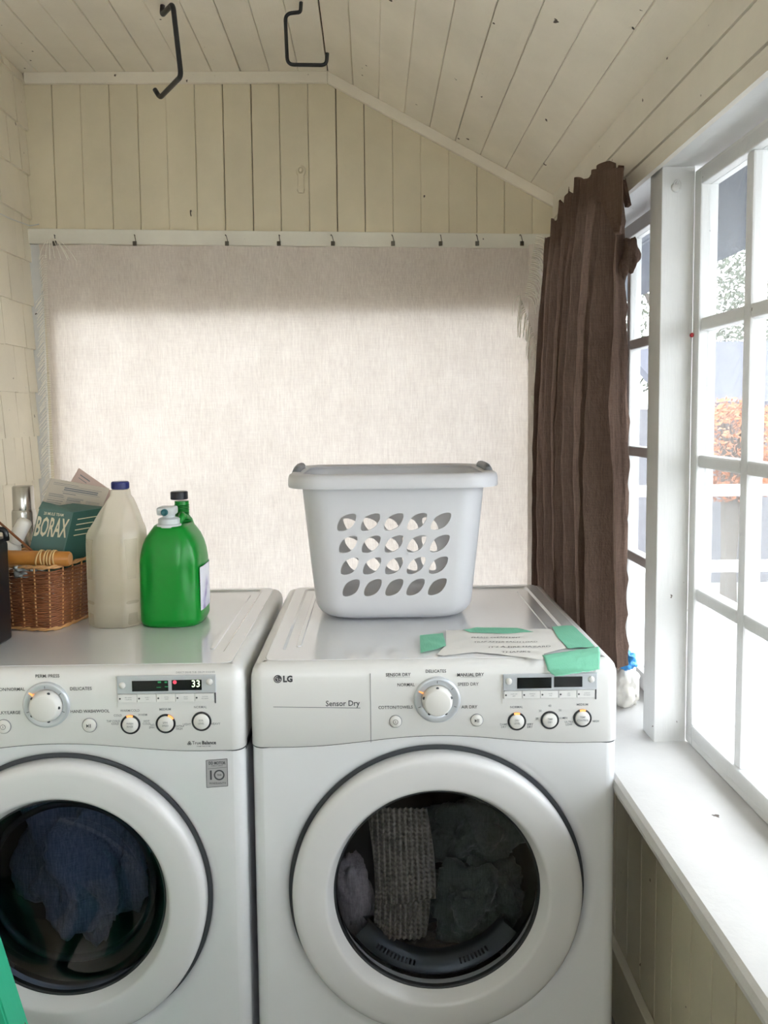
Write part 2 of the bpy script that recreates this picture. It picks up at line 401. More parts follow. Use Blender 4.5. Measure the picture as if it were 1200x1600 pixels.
# right wall: window openings in a thick white frame wall
WINS = [(1.60, .765), (2.435, 1.665), (.655, -.18), (-.29, -1.125)]
bm = B()
box(bm, XR, XR+.14, YF, YB+.1, 1.955, ZJ+.01)                 # header
box(bm, XR, XR+.14, YF, YB+.1, 0, ZS-.04)                      # apron wall
ys = sorted([w for ab in WINS for w in ab])
spans = [(YF, ys[0]), (ys[1], ys[2]), (ys[3], ys[4]), (ys[7], YB+.1)]
for a, b in spans: box(bm, XR, XR+.14, a, b, ZS-.04, 1.955)
wall_r = tag(obj('wall_right', bm, 'white'), 'white window wall on the right', 'wall', kind='structure')
for z0, z1 in ((1.948, 1.988), (1.990, 2.068), (2.070, ZJ+.004)):
    bm = prism(B(), [(XR, YF, z0), (XR-.009, YF, z0+.002), (XR-.009, YF, z1-.002), (XR, YF, z1)], dY); obj('header_board', bm, 'header', wall_r)
bm = B(); box(bm, XR-.001, XR+.001, YF, YB-.003, 1.95, 2.14); obj('gap_backing', bm, 'gap', wall_r)
y = YB
while y > .2:
    y2 = y-.088; obj('panel_board', prism(B(), [(XR, y-.001, 0), (XR-.008, y-.003, 0), (XR-.008, y2+.003, 0), (XR, y2+.001, 0)], (0, 0, ZS-.042)), 'panel', wall_r); y = y2
bm = B()
for q in ((XL-.1, -.7, 0, ZC), (.2, XR+.14, 0, ZC), (-.7, .2, 0, 1.15), (-.7, .2, 2.15, ZC)): box(bm, q[0], q[1], YF-.1, YF, q[2], q[3])
tag(obj('wall_front', bm, 'wallb'), 'wall behind the camera', 'wall', kind='structure')

# sill
bm = B()
prof = [(XR+.13, ZS-.038), (.475, ZS-.038), (.466, ZS-.033), (.462, ZS-.02), (.464, ZS-.006), (.471, ZS), (XR+.13, ZS+.004)]
prism(bm, [(x, YF+.01, z) for x, z in prof], (0, YB-YF-.015, 0))
tag(obj('trim_1', bm, 'sill', None), 'deep white flaking window sill board running along the right wall', 'window sill', kind='structure')
tag(obj('baseboard_right', box(B(), XR-.028, XR-.008, .2, YB-.003, 0, .17, .003), 'panel'), 'low board along the foot of the right wall', 'baseboard', kind='structure')
# rail, ceiling trims, casings
def bar(p, q, h, d, name, mat, label, cat):
    p, q = Vector(p), Vector(q); n = Vector((0, 0, h))
    bm = prism(B(), [p, q, q+n, p+n], (0, -d, 0))
    bmesh.ops.bevel(bm, geom=bm.edges[:], offset=.0015, segments=1, affect='EDGES')
    return tag(obj(name, bm, mat), label, cat, kind='structure')
bar((XL, YB, 2.004), (XR-.01, YB, 1.976), .047, .022, 'trim_2', 'rail', 'white painted rail across the back wall carrying the cloth hooks', 'rail')
bar((XL+.01, YB, 2.496), (XRIDGE, YB, 2.496), .034, .014, 'trim_3', 'ceil', 'level cream strip where the flat ceiling meets the back wall', 'trim')
p, q = Vector((XRIDGE+.001, YB, 2.494)), Vector((XR-.008, YB, 2.494+(XR-.008-XRIDGE)*SL.z/SL.x))
bar(p, q, .036, .014, 'trim_4', 'ceil', 'sloping cream strip where the roof slope meets the back wall', 'trim')
tag(obj('trim_5', box(B(), XL+.004, -1.045, YB-.012, YB+.001, .9, 2.003, .0015), 'white'), 'white casing up the left side of the cloth covered window', 'casing', kind='structure')
tag(obj('trim_6', box(B(), .505, XR-.001, YB-.014, YB+.001, .9, 1.975, .0015), 'white'), 'white corner casing between cloth and brown curtain', 'casing', kind='structure')
bm = B(); box(bm, XR+.007, XG+.0, 1.598, 1.665, ZS+.001, 1.955, .002)
tag(obj('trim_7', bm, 'white'), 'white painted post standing on the sill between the two right windows', 'post', kind='structure')
for n_, (a, b) in enumerate(((.655, .765), (-.29, -.18))):
    tag(obj('trim_%d' % (8+n_), box(B(), XR+.007, XG, a, b, ZS+.001, 1.955, .002), 'white'), ('white post between near windows beside the camera', 'white post between windows behind the camera')[n_], 'post', kind='structure')

# sash windows, each rail, muntin and pane a piece
def sash_window(name, X, y0, y1, z0, z1, ncol, nrow, label, axis='x', film=False):
    """axis x: window in a plane of constant X spanning y0..y1; axis y: constant Y spanning x0..x1"""
    root = empty(name, (X, (y0+y1)/2, z0) if axis == 'x' else ((y0+y1)/2, X, z0), label, 'window', kind='structure')
    def bx(bm, d0, d1, a0, a1, b0, b1, bev=0):
        return box(bm, X+d0, X+d1, a0, a1, b0, b1, bev) if axis == 'x' else box(bm, a0, a1, X+d0, X+d1, b0, b1, bev)
    a0, a1 = min(y0, y1), max(y0, y1); st = .032
    for s in ((a0, a0+st, z0, z1), (a1-st, a1, z0, z1)): obj('stile', bx(B(), 0, .036, *s, .003), 'white', root)
    for s in ((a0+st, a1-st, z0, z0+.045), (a0+st, a1-st, z1-.035, z1)): obj('rail', bx(B(), 0, .036, *s, .003), 'white', root)
    iw0, iw1, iz0, iz1 = a0+st, a1-st, z0+.045, z1-.035
    pw, ph, mw = (iw1-iw0)/ncol, (iz1-iz0)/nrow, .013
    for i in range(1, ncol):
        c = iw0+pw*i; bm = B(); bx(bm, .004, .034, c-mw, c+mw, iz0, iz1, .004); obj('muntin', bm, 'white', root)
    for j in range(1, nrow):
        c = iz0+ph*j
        for i in range(ncol):
            m0 = iw0+pw*i+(mw if i else 0); m1 = iw0+pw*(i+1)-(mw if i < ncol-1 else 0)
            bm = B(); bx(bm, .004, .034, m0, m1, c-mw, c+mw, .004); obj('muntin', bm, 'white', root)
    for i in range(ncol):
        for j in range(nrow):
            bm = B(); bx(bm, .018, .020, iw0+pw*i, iw0+pw*(i+1), iz0+ph*j, iz0+ph*(j+1)); obj('pane', bm, 'glass', root)
    if film:
        def f(u, v):
            y, z = a1-.01-u*(a1-a0-.02), z0+.02+v*(z1-z0-.03)
            w = .0016*math.sin(230*(z+.9*y)+4*noise.noise(Vector((y*9, z*9, 0))))*math.exp(-((y-1.38)/.03)**2)
            return Vector((X-.004+w+.0015*noise.noise(Vector((y*7, z*3, 2))), y, z))
        o = obj('plastic_film', grid(B(), 120, 200, f), 'film', root, smooth=True, recalc=False); o['label'] = 'wrinkled clear plastic film stretched over the sash'
    return root
sash_window('window_1', XG, 1.60, .765, ZS+.006, 1.945, 4, 4, 'white many-paned window nearest on the right, covered in clear plastic film', film=True)
sash_window('window_2', XG+.012, 2.435, 1.665, ZS+.006, 1.945, 4, 4, 'white many-paned window half hidden behind the brown curtain')
sash_window('window_3', XG, .655, -.18, ZS+.006, 1.945, 4, 4, 'white many-paned window on the right beside the camera')
sash_window('window_4', XG, -.29, -1.125, ZS+.006, 1.945, 4, 4, 'white many-paned window on the right behind the camera')
sash_window('fill_window', YF-.06, -.7, .2, 1.15, 2.15, 3, 3, 'unseen many-paned window added behind the camera for front light', axis='y')  # unseen window, added to brighten machine fronts and ceiling
sash_window('window_5', YB+.03, WX0-.03, WX1+.03, WZ0-.03, WZ1+.05, 1, 1, 'wide window behind the hung cloth', axis='y')

# ================================================================ OUTSIDE
tag(obj('ground', box(B(), -30, 40, -30, 45, -.75, -.7), 'ground'), 'pale yard beyond the windows', 'ground', kind='structure')
deck = empty('deck', (2.2, 3, -.7), 'weathered grey deck outside the right windows', 'deck', kind='structure')
for i in range(46):
    y = -1+i*.145; obj('deck_board', box(B(), .85, 4.6, y, y+.135, -.06, -.02), 'deck', deck)
obj('deck_frame', box(B(), .9, 4.55, -1, 5.6, -.7, -.061), 'shedw', deck)
rl = empty('deck_railing', (2.6, 5.5, -.02), 'white painted post and rail at the far edge of the deck', 'railing')
for x in (1.4, 2.35, 3.3, 4.3): obj('post', box(B(), x-.05, x+.05, 5.4, 5.5, -.02, .95, .006), 'white', rl)
for z in (.3, .85): obj('rail', box(B(), 1.0, 4.4, 5.43, 5.47, z, z+.08), 'white', rl)
ev = B(); prism(ev, [(.74, -2, 2.19), (1.16, -2, 1.955), (1.16, -2, 2.02), (.74, -2, 2.27)], (0, 7, 0))
tag(obj('eave', ev, 'soffit'), 'grey roof eave hanging outside above the right windows', 'eave', kind='structure')
shed = empty('garden_shed', (6.2, 10.5, -.7), 'grey shed with a low slate roof across the yard', 'shed')
obj('wall', box(B(), 3.9, 9.5, 9.5, 13, -.7, 1.5), 'shedw', shed)
bm = B(); prism(bm, [(3.6, 9.2, 1.45), (9.8, 9.2, 1.45), (9.8, 11.2, 2.35), (3.6, 11.2, 2.35)], (0, 0, .12)); obj('roof', bm, 'shedr', shed)
def leafy(name, c, r, n, mat, label, cat, trunk=0, sz=.12):
    root = empty(name, (c[0], c[1], -.7), label, cat); bm = B()
    for i in range(n):
        d = Vector((random.gauss(0, 1), random.gauss(0, 1), random.gauss(0, 1))).normalized()*random.uniform(.55, 1)**.5
        p = Vector((c[0]+d.x*r[0], c[1]+d.y*r[1], c[2]+d.z*r[2])); s = sz*random.uniform(.6, 1.4)
        a = Vector((random.uniform(-1, 1), random.uniform(-1, 1), random.uniform(-1, 1))).normalized(); b = a.orthogonal().normalized()
        v = [bm.verts.new(q) for q in (p-a*s, p-b*s*.5, p+a*s, p+b*s*.5)]; bm.faces.new(v)
    o = obj('foliage', bm, mat, root, recalc=False); o['kind'] = 'stuff'
    bm = B()
    for i in range(5): tube(bm, [(c[0]+random.uniform(-.06, .06), c[1], -.72), (c[0]+random.uniform(-.1, .1), c[1], c[2]-r[2]*.6), (c[0]+random.uniform(-.6, .6)*r[0], c[1]+random.uniform(-.5, .5)*r[1], c[2]+r[2]*.5)], [.07, .05, .02], 6)
    obj('stem', bm, 'bark', root)
leafy('autumn_shrub', (3.75, 8.0, 1.05), (.75, .5, .55), 5000, 'leafo', 'orange autumn shrub beyond the deck', 'shrub', sz=.03)
leafy('yard_tree', (5.6, 14.5, 4.4), (2.6, 2.2, 2.6), 9000, 'leafg', 'bare thin leaved tree behind the shed on the left', 'tree', sz=.06)
leafy('yard_tree', (10.5, 17, 4.6), (3.2, 2.5, 2.9), 9000, 'leafg', 'thin leaved tree far off to the right behind the shed', 'tree', sz=.07)

# ================================================================ MACHINES
YFD, ZTOP = 1.44, .978
def machine(name, label, cx, y0, zc, doorx, R):
    root = empty(name, (cx, y0+.33, 0), label, 'washing machine' if name == 'washer' else 'dryer')
    hw, zb, yb = .354, .06, 2.095; rc = .022
    def arch(x): return .818 + (.018*math.cos(PI*(x)/(2*.27))**2 if abs(x) < .27 else 0)
    # --- body: front skin with a dished round opening, rounded corners, sides and back
    bm = B(); NA = 160
    angs = [2*PI*k/NA for k in range(NA)]
    dx = doorx-cx
    for X_, Z_ in ((-hw+rc, zb), (hw-rc, zb), (hw-rc, .817), (-hw+rc, .817)): angs.append(math.atan2(Z_-zc, X_-dx) % (2*PI))
    angs = sorted(set(angs))
    def outer(a):
        c, s = math.cos(a), math.sin(a); t = 9
        if c > 1e-6: t = min(t, (hw-rc-dx)/c)
        if c < -1e-6: t = min(t, (-hw+rc-dx)/c)
        if s < -1e-6: t = min(t, (zb-zc)/s)
        if s > 1e-6:
            lo, hi = 0, t
            if zc+s*t > arch(dx+c*t):
                for _ in range(30):
                    m = (lo+hi)/2
                    if zc+s*m > arch(dx+c*m): hi = m
                    else: lo = m
                t = lo
        return t
    rings = []
    for r, dy in ((R-.012, .05), (R-.005, .03), (R-.001, .016), (R+.006, .008), (R+.014, .0025), (R+.023, 0)):
        rings.append([Vector((doorx+math.cos(a)*r, y0+dy, zc+math.sin(a)*r)) for a in angs])
    rings.append([Vector((doorx+math.cos(a)*max(outer(a), R+.0235), y0, zc+math.sin(a)*max(outer(a), R+.0235))) for a in angs])
    loft(bm, rings, True, (False, False))
    for sgn in (-1, 1):
        prof = [(sgn*(hw-rc), 0)] + [(sgn*(hw-rc+rc*math.sin(t*PI/12)), rc-rc*math.cos(t*PI/12)) for t in range(1, 7)] + [(sgn*hw, yb-y0)]
        loft(bm, [[Vector((cx+x, y0+y, z)) for x, y in prof] for z in (zb, .817)], False, (False, False))
    box(bm, cx-hw+.004, cx+hw-.004, yb-.02, yb, zb, .95); box(bm, cx-hw+.03, cx+hw-.03, y0+.05, yb-.03, .0, zb+.001)
    obj('body', bm, 'enamel', root, True, angle=40)
    # --- console (seam, then a lofted skin rounding over to the top)
    bm = B(); rc2 = .024; hw2 = hw+.001; path = []
    for i in range(7): a = PI/2*i/6; path.append((-hw2+rc2-rc2*math.cos(a), rc2-rc2*math.sin(a), -math.cos(a), -math.sin(a)))
    n = 40
    for i in range(1, n): path.append((-hw2+rc2+(2*hw2-2*rc2)*i/n, 0, 0, -1))
    for i in range(7): a = PI/2*i/6; path.append((hw2-rc2+rc2*math.sin(a), rc2-rc2*math.cos(a), math.sin(a), -math.cos(a)))
    path = [(-hw2, yb-y0-.01, -1, 0)] + path + [(hw2, yb-y0-.01, 1, 0)]
    def ring(z, off, useArch=False):
        return [Vector((cx+x-nx*off, y0-.004+y-ny*off, (arch(x)+.0022 if useArch else z))) for x, y, nx, ny in path]
    rs = [ring(0, .012, True), ring(0, .0012, True)]
    rs.append([p+Vector((0, 0, .0012)) for p in ring(0, 0, True)])
    rs += [ring(.94, 0), ring(.955, .0005), ring(.968, .004), ring(.977, .011), ring(.981, .022), ring(.981, .03)]
    loft(bm, rs, False, (False, False))
    obj('console', bm, 'console', root, True, angle=50)
    bm = B(); loft(bm, [[Vector((p.x, p.y+.006, p.z-.008)) for p in ring(0, 0, True)], [Vector((p.x, p.y+.006, p.z+.01)) for p in ring(0, 0, True)]], False, (False, False))
    obj('console_seam', bm, 'seam', root, True)
    # --- top plate with a shallow recess
    def rr(x0, x1, ya, yc, z, r):
        out = []
        for (px, py, a0) in ((x1-r, yc-r, 0), (x0+r, yc-r, PI/2), (x0+r, ya+r, PI), (x1-r, ya+r, 3*PI/2)):
            for i in range(6): a = a0+PI/2*i/5; out.append(Vector((px+r*math.cos(a), py+r*math.sin(a), z)))
        return out
    bm = B(); e = .0235
    loft(bm, [rr(cx-hw+e, cx+hw-e, y0+.022, yb, .95, .02), rr(cx-hw+e, cx+hw-e, y0+.022, yb, .9795, .02), rr(cx-hw+e+.002, cx+hw-e-.002, y0+.024, yb-.002, .982, .02),
              rr(cx-.302, cx+.302, y0+.085, yb-.02, .982, .012), rr(cx-.297, cx+.297, y0+.092, yb-.025, ZTOP, .012)], True, (False, True))
    obj('top', bm, 'enamel', root, True, angle=25)
    for sg in (-1, 1):
        bm = B(); loft(bm, [rr(cx+sg*.272-.006, cx+sg*.272+.006, y0+.12, yb-.07, ZTOP-.0005, .0055), rr(cx+sg*.272-.004, cx+sg*.272+.004, y0+.122, yb-.072, ZTOP+.0022, .0038)], True, (False, True))
        obj('pressed_rib', bm, 'enamel', root, True, angle=25)
    # --- door: ring coloured dark for shade in the gap, white ring, bevel, glass bowl
    bm = B(); lathe(bm, [(R-.02, .03), (R-.012, .012), (R+.0012, .012)], (doorx, y0, zc), 'Y', 128, caps=(False, False)); obj('door_gap_shade', bm, 'seam', root, True)
    door = obj('door', lathe(B(), [(R-.012, .03), (R-.008, .012), (R-.0072, -.006), (R-.0085, -.013), (R-.0125, -.018), (R-.019, -.0205), (R-.028, -.0212), (R-.05, -.0216), (R-.069, -.0216), (R-.0735, -.0205), (R-.0765, -.017), (R-.087, .004), (R-.090, .012), (R-.088, .03)], (doorx, y0, zc), 'Y', 160, caps=(False, False)), 'doorw', root, True)
    rg = R-.089
    gl = 'porth' if name == 'dryer' else 'porthd'
    obj('door_rim', lathe(B(), [(rg+.003, .006), (rg+.0015, .004), (rg-.001, .004), (rg-.003, .007), (rg-.004, .012)], (doorx, y0, zc), 'Y', 128, caps=(False, False)), 'rubber', door, True)
    if name == 'dryer': prof = [(rg, .006), (rg-.02, .004), (rg*.6, -.004), (rg*.3, -.008), (0, -.009)]
    else: prof = [(rg, .006), (rg-.022, .008), (rg-.045, .020), (rg*.62, .038), (rg*.35, .052), (0, .058)]
    obj('glass', lathe(B(), prof, (doorx, y0, zc), 'Y', 128, caps=(False, False)), gl, door, True)
    if name == 'washer':
        obj('inner_rim', lathe(B(), [(rg*.86, .058), (rg*.84, .052), (rg*.80, .055), (rg*.80, .065)], (doorx-.005, y0, zc), 'Y', 128, caps=(False, False)), 'rubber', door, True)
    # --- drum
    obj('drum', lathe(B(), [(rg+.004, .045), (rg+.03, .09), (rg+.03, .46), (rg*.5, .48), (0, .48)], (doorx, y0, zc), 'Y', 64, caps=(False, False)), 'drum', root, True)
    return root, door, rg
dryer, ddoor, RG = machine('dryer', 'white front-loading dryer on the right under the laundry basket', .1140, YFD, .522, .1165, .290)
washer, wdoor, RGW = machine('washer', 'white front-loading washing machine on the left with a lit 33 display', -.606, YFD-.01, .527, -.608, .285)

def dial(root, px, py, R0, Y, lit, knobR=.0295, capR=.0245, dots=5, a0=90):
    c = at(px, py, Y=Y)
    d = obj('dial_ring', lathe(B(), [(R0, .001), (R0, -.0025), (R0-.0015, -.005), (R0-.005, -.006), (knobR+.003, -.0035), (knobR+.001, -.003)], c, 'Y', 64, caps=(False, False)), 'silver', root, True)
    kz = Vector((c.x, c.y, c.z-.001))
    k = obj('knob', lathe(B(), [(knobR, -.001), (knobR, -.006), (capR+.001, -.017), (capR-.002, -.0185), (0, -.019)], kz, 'Y', 48, caps=(False, False)), 'knobw', root, True, angle=50)
    for i in range(dots):
        bm = B(); a = math.radians(a0+i*360/dots); r = (knobR+capR)/2; p = Vector((kz.x+math.cos(a)*r, c.y-.0125, kz.z+math.sin(a)*r))
        lathe(bm, [(0, -.0021), (.0022, -.0016), (.0030, 0)], p, 'Y', 12, caps=(False, False))
        obj('dimple', bm, 'seam', k, True)
    bm = B()
    for i, a in enumerate((90, 38, -20, 200)):
        a = math.radians(a); u = Vector((math.cos(a), 0, math.sin(a))); w = Vector((-u.z, 0, u.x))*.0005
        p, q = c+u*(R0-.011), c+u*(R0-.006); o = Vector((0, -.0062, 0)); bm.faces.new([bm.verts.new(v+o) for v in (p-w, q-w, q+w, p+w)])
    obj('dial_marks', bm, 'ink', d)
    a = math.radians(lit); u = Vector((math.cos(a), 0, math.sin(a))); w = Vector((-u.z, 0, u.x))*.0011
    bm = B(); p, q = c+u*(R0-.014), c+u*(R0-.005); hexa(bm, [p-w, q-w, q+w, p+w]+[v+Vector((0, -.0064, 0)) for v in (p-w, q-w, q+w, p+w)])
    obj('indicator_lamp', bm, 'led', d)
def round_button(root, px, py, r, Y, glyph):
    c = at(px, py, Y=Y)
    obj('button_ring', lathe(B(), [(r+.0012, .001), (r+.0012, -.0008), (r, -.0008)], c, 'Y', 32, caps=(False, False)), 'inkl', root, True)
    b = obj('button', lathe(B(), [(r, .001), (r, -.002), (r-.0015, -.0034), (0, -.0038)], c, 'Y', 32, caps=(False, True)), 'knobw', root, True)
    bm = B(); yy = c.y-.0040
    def quad(x0, x1, z0, z1): bm.faces.new([bm.verts.new((c.x+x, yy, c.z+z)) for x, z in ((x0, z0), (x1, z0), (x1, z1), (x0, z1))])
    if glyph == 'power':
        for i in range(24):
            a, b2 = 2*PI*i/24, 2*PI*(i+1)/24; bm.faces.new([bm.verts.new((c.x+rr*math.cos(t), yy, c.z+rr*math.sin(t))) for rr, t in ((.0050, a), (.0050, b2), (.0042, b2), (.0042, a))])
        quad(-.0004, .0004, -.0022, .0022)
    else:
        bm.faces.new([bm.verts.new((c.x+x, yy, c.z+z)) for x, z in ((-.0045, .0035), (-.0045, -.0035), (-.0005, 0))])
        quad(-.0003, .0009, -.0035, .0035); quad(.0026, .0038, -.0035, .0035)
    obj('symbol', bm, 'ink', b, recalc=False)
def ring_button(root, px, py, Y, lines, lit=None, r=.0178):
    c = at(px, py, Y=Y)
    d = obj('option_ring', lathe(B(), [(r, .001), (r, -.0012), (r-.0006, -.0018), (r-.0030, -.0018), (r-.0036, -.0008)], c, 'Y', 40, caps=(False, False)), 'ring', root, True)
    b = obj('option_button', lathe(B(), [(r-.0038, .001), (r-.0038, -.0022), (r-.005, -.0034), (0, -.0038)], c, 'Y', 40, caps=(False, True)), 'knobw', root, True)
    bm = B()
    for i, s in enumerate(lines):
        z = c.z+(.0030 if len(lines) > 1 else 0)-i*.0060
        text_into(bm, s, .0036, lambda u, v, z=z: Vector((c.x+u, c.y-.0041, z+v)), .01, squeeze=.9)
    obj('button_text', bm, 'inkl', b, recalc=False)
    if lit is not None:
        bm = B(); rings = []
        for i in range(9):
            a = math.radians(lit-20+i*5); rings.append([Vector((c.x+q*math.cos(a), c.y-.0024, c.z+q*math.sin(a))) for q in (r-.0038, r+.0004)])
        loft(bm, rings, False, (False, False)); obj('indicator_lamp', bm, 'led', d, recalc=False)
def panel(root, Y, fr, lcds, knobs, row, rowtexts):
    """display unit: silver bezel, dark windows, small round buttons and a row of five flat buttons"""
    a, b = at(fr[0], fr[1], Y=Y), at(fr[2], fr[3], Y=Y)
    bez = obj('display_bezel', box(B(), a.x, b.x, Y-.0035, Y+.001, b.z+(a.z-b.z)*.33, a.z, .001), 'silver', root)
    for l in lcds:
        p, q = at(l[0], l[1], Y=Y), at(l[2], l[3], Y=Y); obj('display_window', box(B(), p.x, q.x, Y-.0042, Y-.003, q.z, p.z, .0003), 'lcd', bez)
    for kx, ky in knobs:
        c = at(kx, ky, Y=Y); obj('small_button', lathe(B(), [(.0062, -.003), (.0062, -.0045), (.005, -.0062), (0, -.0068)], c, 'Y', 24, caps=(False, True)), 'knobw', bez, True)
    x0, x1 = a.x+.001, b.x-.004; zt = b.z+(a.z-b.z)*.31; w = (x1-x0)/5
    for i in range(5):
        bt = obj('flat_button', box(B(), x0+w*i+.0004, x0+w*(i+1)-.0004, Y-.0035, Y+.001, b.z, zt, .0008), 'console', root)
        bm = B(); c = Vector((x0+w*i+.004, Y-.0037, (b.z+zt)/2)); lathe(bm, [(.0018, 0), (.0018, -.0002)], c, 'Y', 10); obj('lamp_dot', bm, 'ink', bt)
        bm = B()
        for j, s in enumerate(rowtexts[i]):
            zz = c.z+(.0019 if len(rowtexts[i]) > 1 else 0)-j*.0038
            text_into(bm, s, .0021, lambda u, v, zz=zz: Vector((c.x+.0155+u, Y-.0038, zz+v)), 0, squeeze=.9)
        obj('button_text', bm, 'inkl', bt, recalc=False)
    bm = B(); box(bm, a.x-.0022, a.x-.0008, Y-.0012, Y+.001, b.z-.010, a.z-.001); obj('bezel_groove', bm, 'knobw', root)
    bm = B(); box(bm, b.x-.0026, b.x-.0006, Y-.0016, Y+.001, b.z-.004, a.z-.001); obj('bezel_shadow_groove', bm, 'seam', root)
    return bez
def texts(root, Y, items, mat='ink', name='printed_text'):
    bm = B()
    for it in items:
        s, px, py, h = it[:4]; al = it[4] if len(it) > 4 else 'CENTER'; bold = it[5] if len(it) > 5 else .012; rot = math.radians(it[6]) if len(it) > 6 else 0
        c = at(px, py, Y=Y); ca, sa = math.cos(rot), math.sin(rot)
        text_into(bm, s, h*1.12*Y/1200, lambda u, v: Vector((c.x+u*ca-v*sa, Y, c.z+u*sa+v*ca)), bold, al, squeeze=.92)
    return obj(name, bm, mat, root, recalc=False)
# dryer front
YC = YFD-.0042
dial(dryer, 683, 1093, .0447, YC, 152)
round_button(dryer, 618, 1127, .0112, YC, 'power'); round_button(dryer, 745, 1125, .0112, YC, 'play')
ring_button(dryer, 807.5, 1127, YC, ('DRY', 'LEVEL'), 90); ring_button(dryer, 859, 1125, YC, ('TIME', 'DRY')); ring_button(dryer, 910, 1122, YC, ('TEMP.', 'CONTROL'), 90)
bez = panel(dryer, YC, (786, 1053, 932, 1089), ((807.5, 1058, 861, 1074), (865, 1056.5, 909, 1072)), ((794.5, 1063.5), (923, 1060.5)), None,
      (('DAMP DRY', 'BEEP'), ('WRINKLE', 'CARE'), ('MORE', 'TIME'), ('LESS', 'TIME'), ('CUSTOM', 'PROGRAM')))
texts(dryer, YC-.0002, [('SENSOR DRY', 622, 1054.5, 4.6, 'CENTER', .03), ('MANUAL DRY', 735, 1054.5, 4.6, 'CENTER', .03), ('DELICATES', 681, 1049, 4.6), ('NORMAL', 648, 1070, 4.6, 'RIGHT'),
      ('SPEED DRY', 715, 1069.5, 4.6, 'LEFT'), ('COTTON/TOWELS', 645, 1105, 4.4, 'RIGHT'), ('AIR DRY', 721, 1105, 4.6, 'LEFT')])
texts(dryer, YC-.0002, [('NORMAL', 807, 1105, 3.4), ('DAMP', 787, 1132, 3), ('DRY', 787, 1136, 3), ('VERY', 828, 1132, 3), ('DRY', 828, 1136, 3), ('40', 859, 1103, 3.4), ('30', 844, 1111, 3.2), ('50', 875, 1110, 3.2),
      ('20', 839, 1123, 3.2), ('60 MIN', 880, 1122, 3.0), ('MEDIUM', 910, 1101, 3.4), ('ULTRA', 889, 1128, 3), ('LOW', 889, 1132, 3), ('HIGH', 931, 1127, 3), ('ELECTRONIC CONTROL DRYER', 931, 1048, 2.6, 'RIGHT', 0)], 'inkl', 'small_print')
bm = B()
for (a, b, py, w) in ((427, 563, (1105.2, 1106.8), .0013), (606, 641, (1058.6, 1058.4), .0005), (719, 752, (1058.4, 1058.2), .0005)):
    p, q = at(a, py[0], Y=YC-.0002), at(b, py[1], Y=YC-.0002); n_ = Vector((0, 0, w)); bm.faces.new([bm.verts.new(v) for v in (p, q, q+n_, p+n_)])
obj('printed_rule', bm, 'inkl', dryer, recalc=False)
texts(dryer, YC-.0002, [('Sensor Dry', 562, 1099, 8.0, 'RIGHT', .015)], 'ink', 'lettering')
texts(dryer, YC-.0002, [('LG', 442, 1061.5, 8.6, 'LEFT', .07)], 'ink', 'brand_lettering')
c = at(434, 1061, Y=YC-.0002)
bm = B(); lathe(bm, [(.0077, .0005), (.0077, -.0003), (.0070, -.0006), (0, -.0006)], c, 'Y', 32, caps=(False, True)); lg = obj('round_emblem', bm, 'ink', dryer, True, angle=30)
bm = B(); yy = c.y-.0009
def strip(bm, pts, w, Yp):
    for (a, b) in zip(pts, pts[1:]):
        a, b = Vector((a[0], Yp, a[1])), Vector((b[0], Yp, b[1])); n_ = Vector((-(b-a).z, 0, (b-a).x)).normalized()*w
        bm.faces.new([bm.verts.new(v) for v in (a-n_, b-n_, b+n_, a+n_)])
strip(bm, [(c.x-.0003, c.z+.0030), (c.x-.0003, c.z-.0026), (c.x+.0016, c.z-.0026)], .0004, yy)
strip(bm, [(c.x+.0055*math.cos(t*PI/12), c.z+.0055*math.sin(t*PI/12)) for t in range(6, 25)]+[(c.x+.0020, c.z)], .0004, yy)
strip(bm, [(c.x-.0030, c.z+.0018), (c.x-.0018, c.z+.0018)], .0006, yy)
obj('emblem_lines', bm, 'knobw', lg, recalc=False)
p = at(578.5, 1036, Y=YC); q = at(579.5, 1160, Y=YC)
obj('drawer_seam', box(B(), (p.x+q.x)/2-.0006, (p.x+q.x)/2+.0006, YC-.0003, YC+.002, q.z, .962), 'inkl', dryer)
# washer front
YW = YFD-.01-.0042
dial(washer, 73, 1101, .0440, YW, 140, .0305, .025, a0=70)
round_button(washer, 6, 1135, .0128, YW, 'power'); round_button(washer, 140, 1133, .0128, YW, 'play')
ring_button(washer, 204, 1132, YW, ('WASH', 'RINSE'), 92, .0187); ring_button(washer, 259, 1130.5, YW, ('SPIN', 'SPEED'), 52, .0187); ring_button(washer, 315, 1127, YW, ('SOIL', 'LEVEL'), None, .0187)
bez = panel(washer, YW, (183, 1056, 338, 1095), ((207, 1063, 264, 1078.5), (269, 1061.5, 316, 1077)), ((192, 1070), (328, 1064.5)), None,
      (('PRE WASH', '+ NORMAL'), ('RINSE +', 'SPIN'), ('EXTRA', 'RINSE'), ('DELAY', 'WASH'), ('CUSTOM', 'PROGRAM')))
texts(washer, YW-.0002, [('PERM. PRESS', 74, 1056.5, 4.8), ('COTTON/NORMAL', 39, 1077, 4.6, 'RIGHT'), ('DELICATES', 109, 1076.5, 4.8, 'LEFT'), ('BULKY/LARGE', 32, 1113.5, 4.6, 'RIGHT'), ('HAND WASH/WOOL', 110, 1112, 4.4, 'LEFT')])
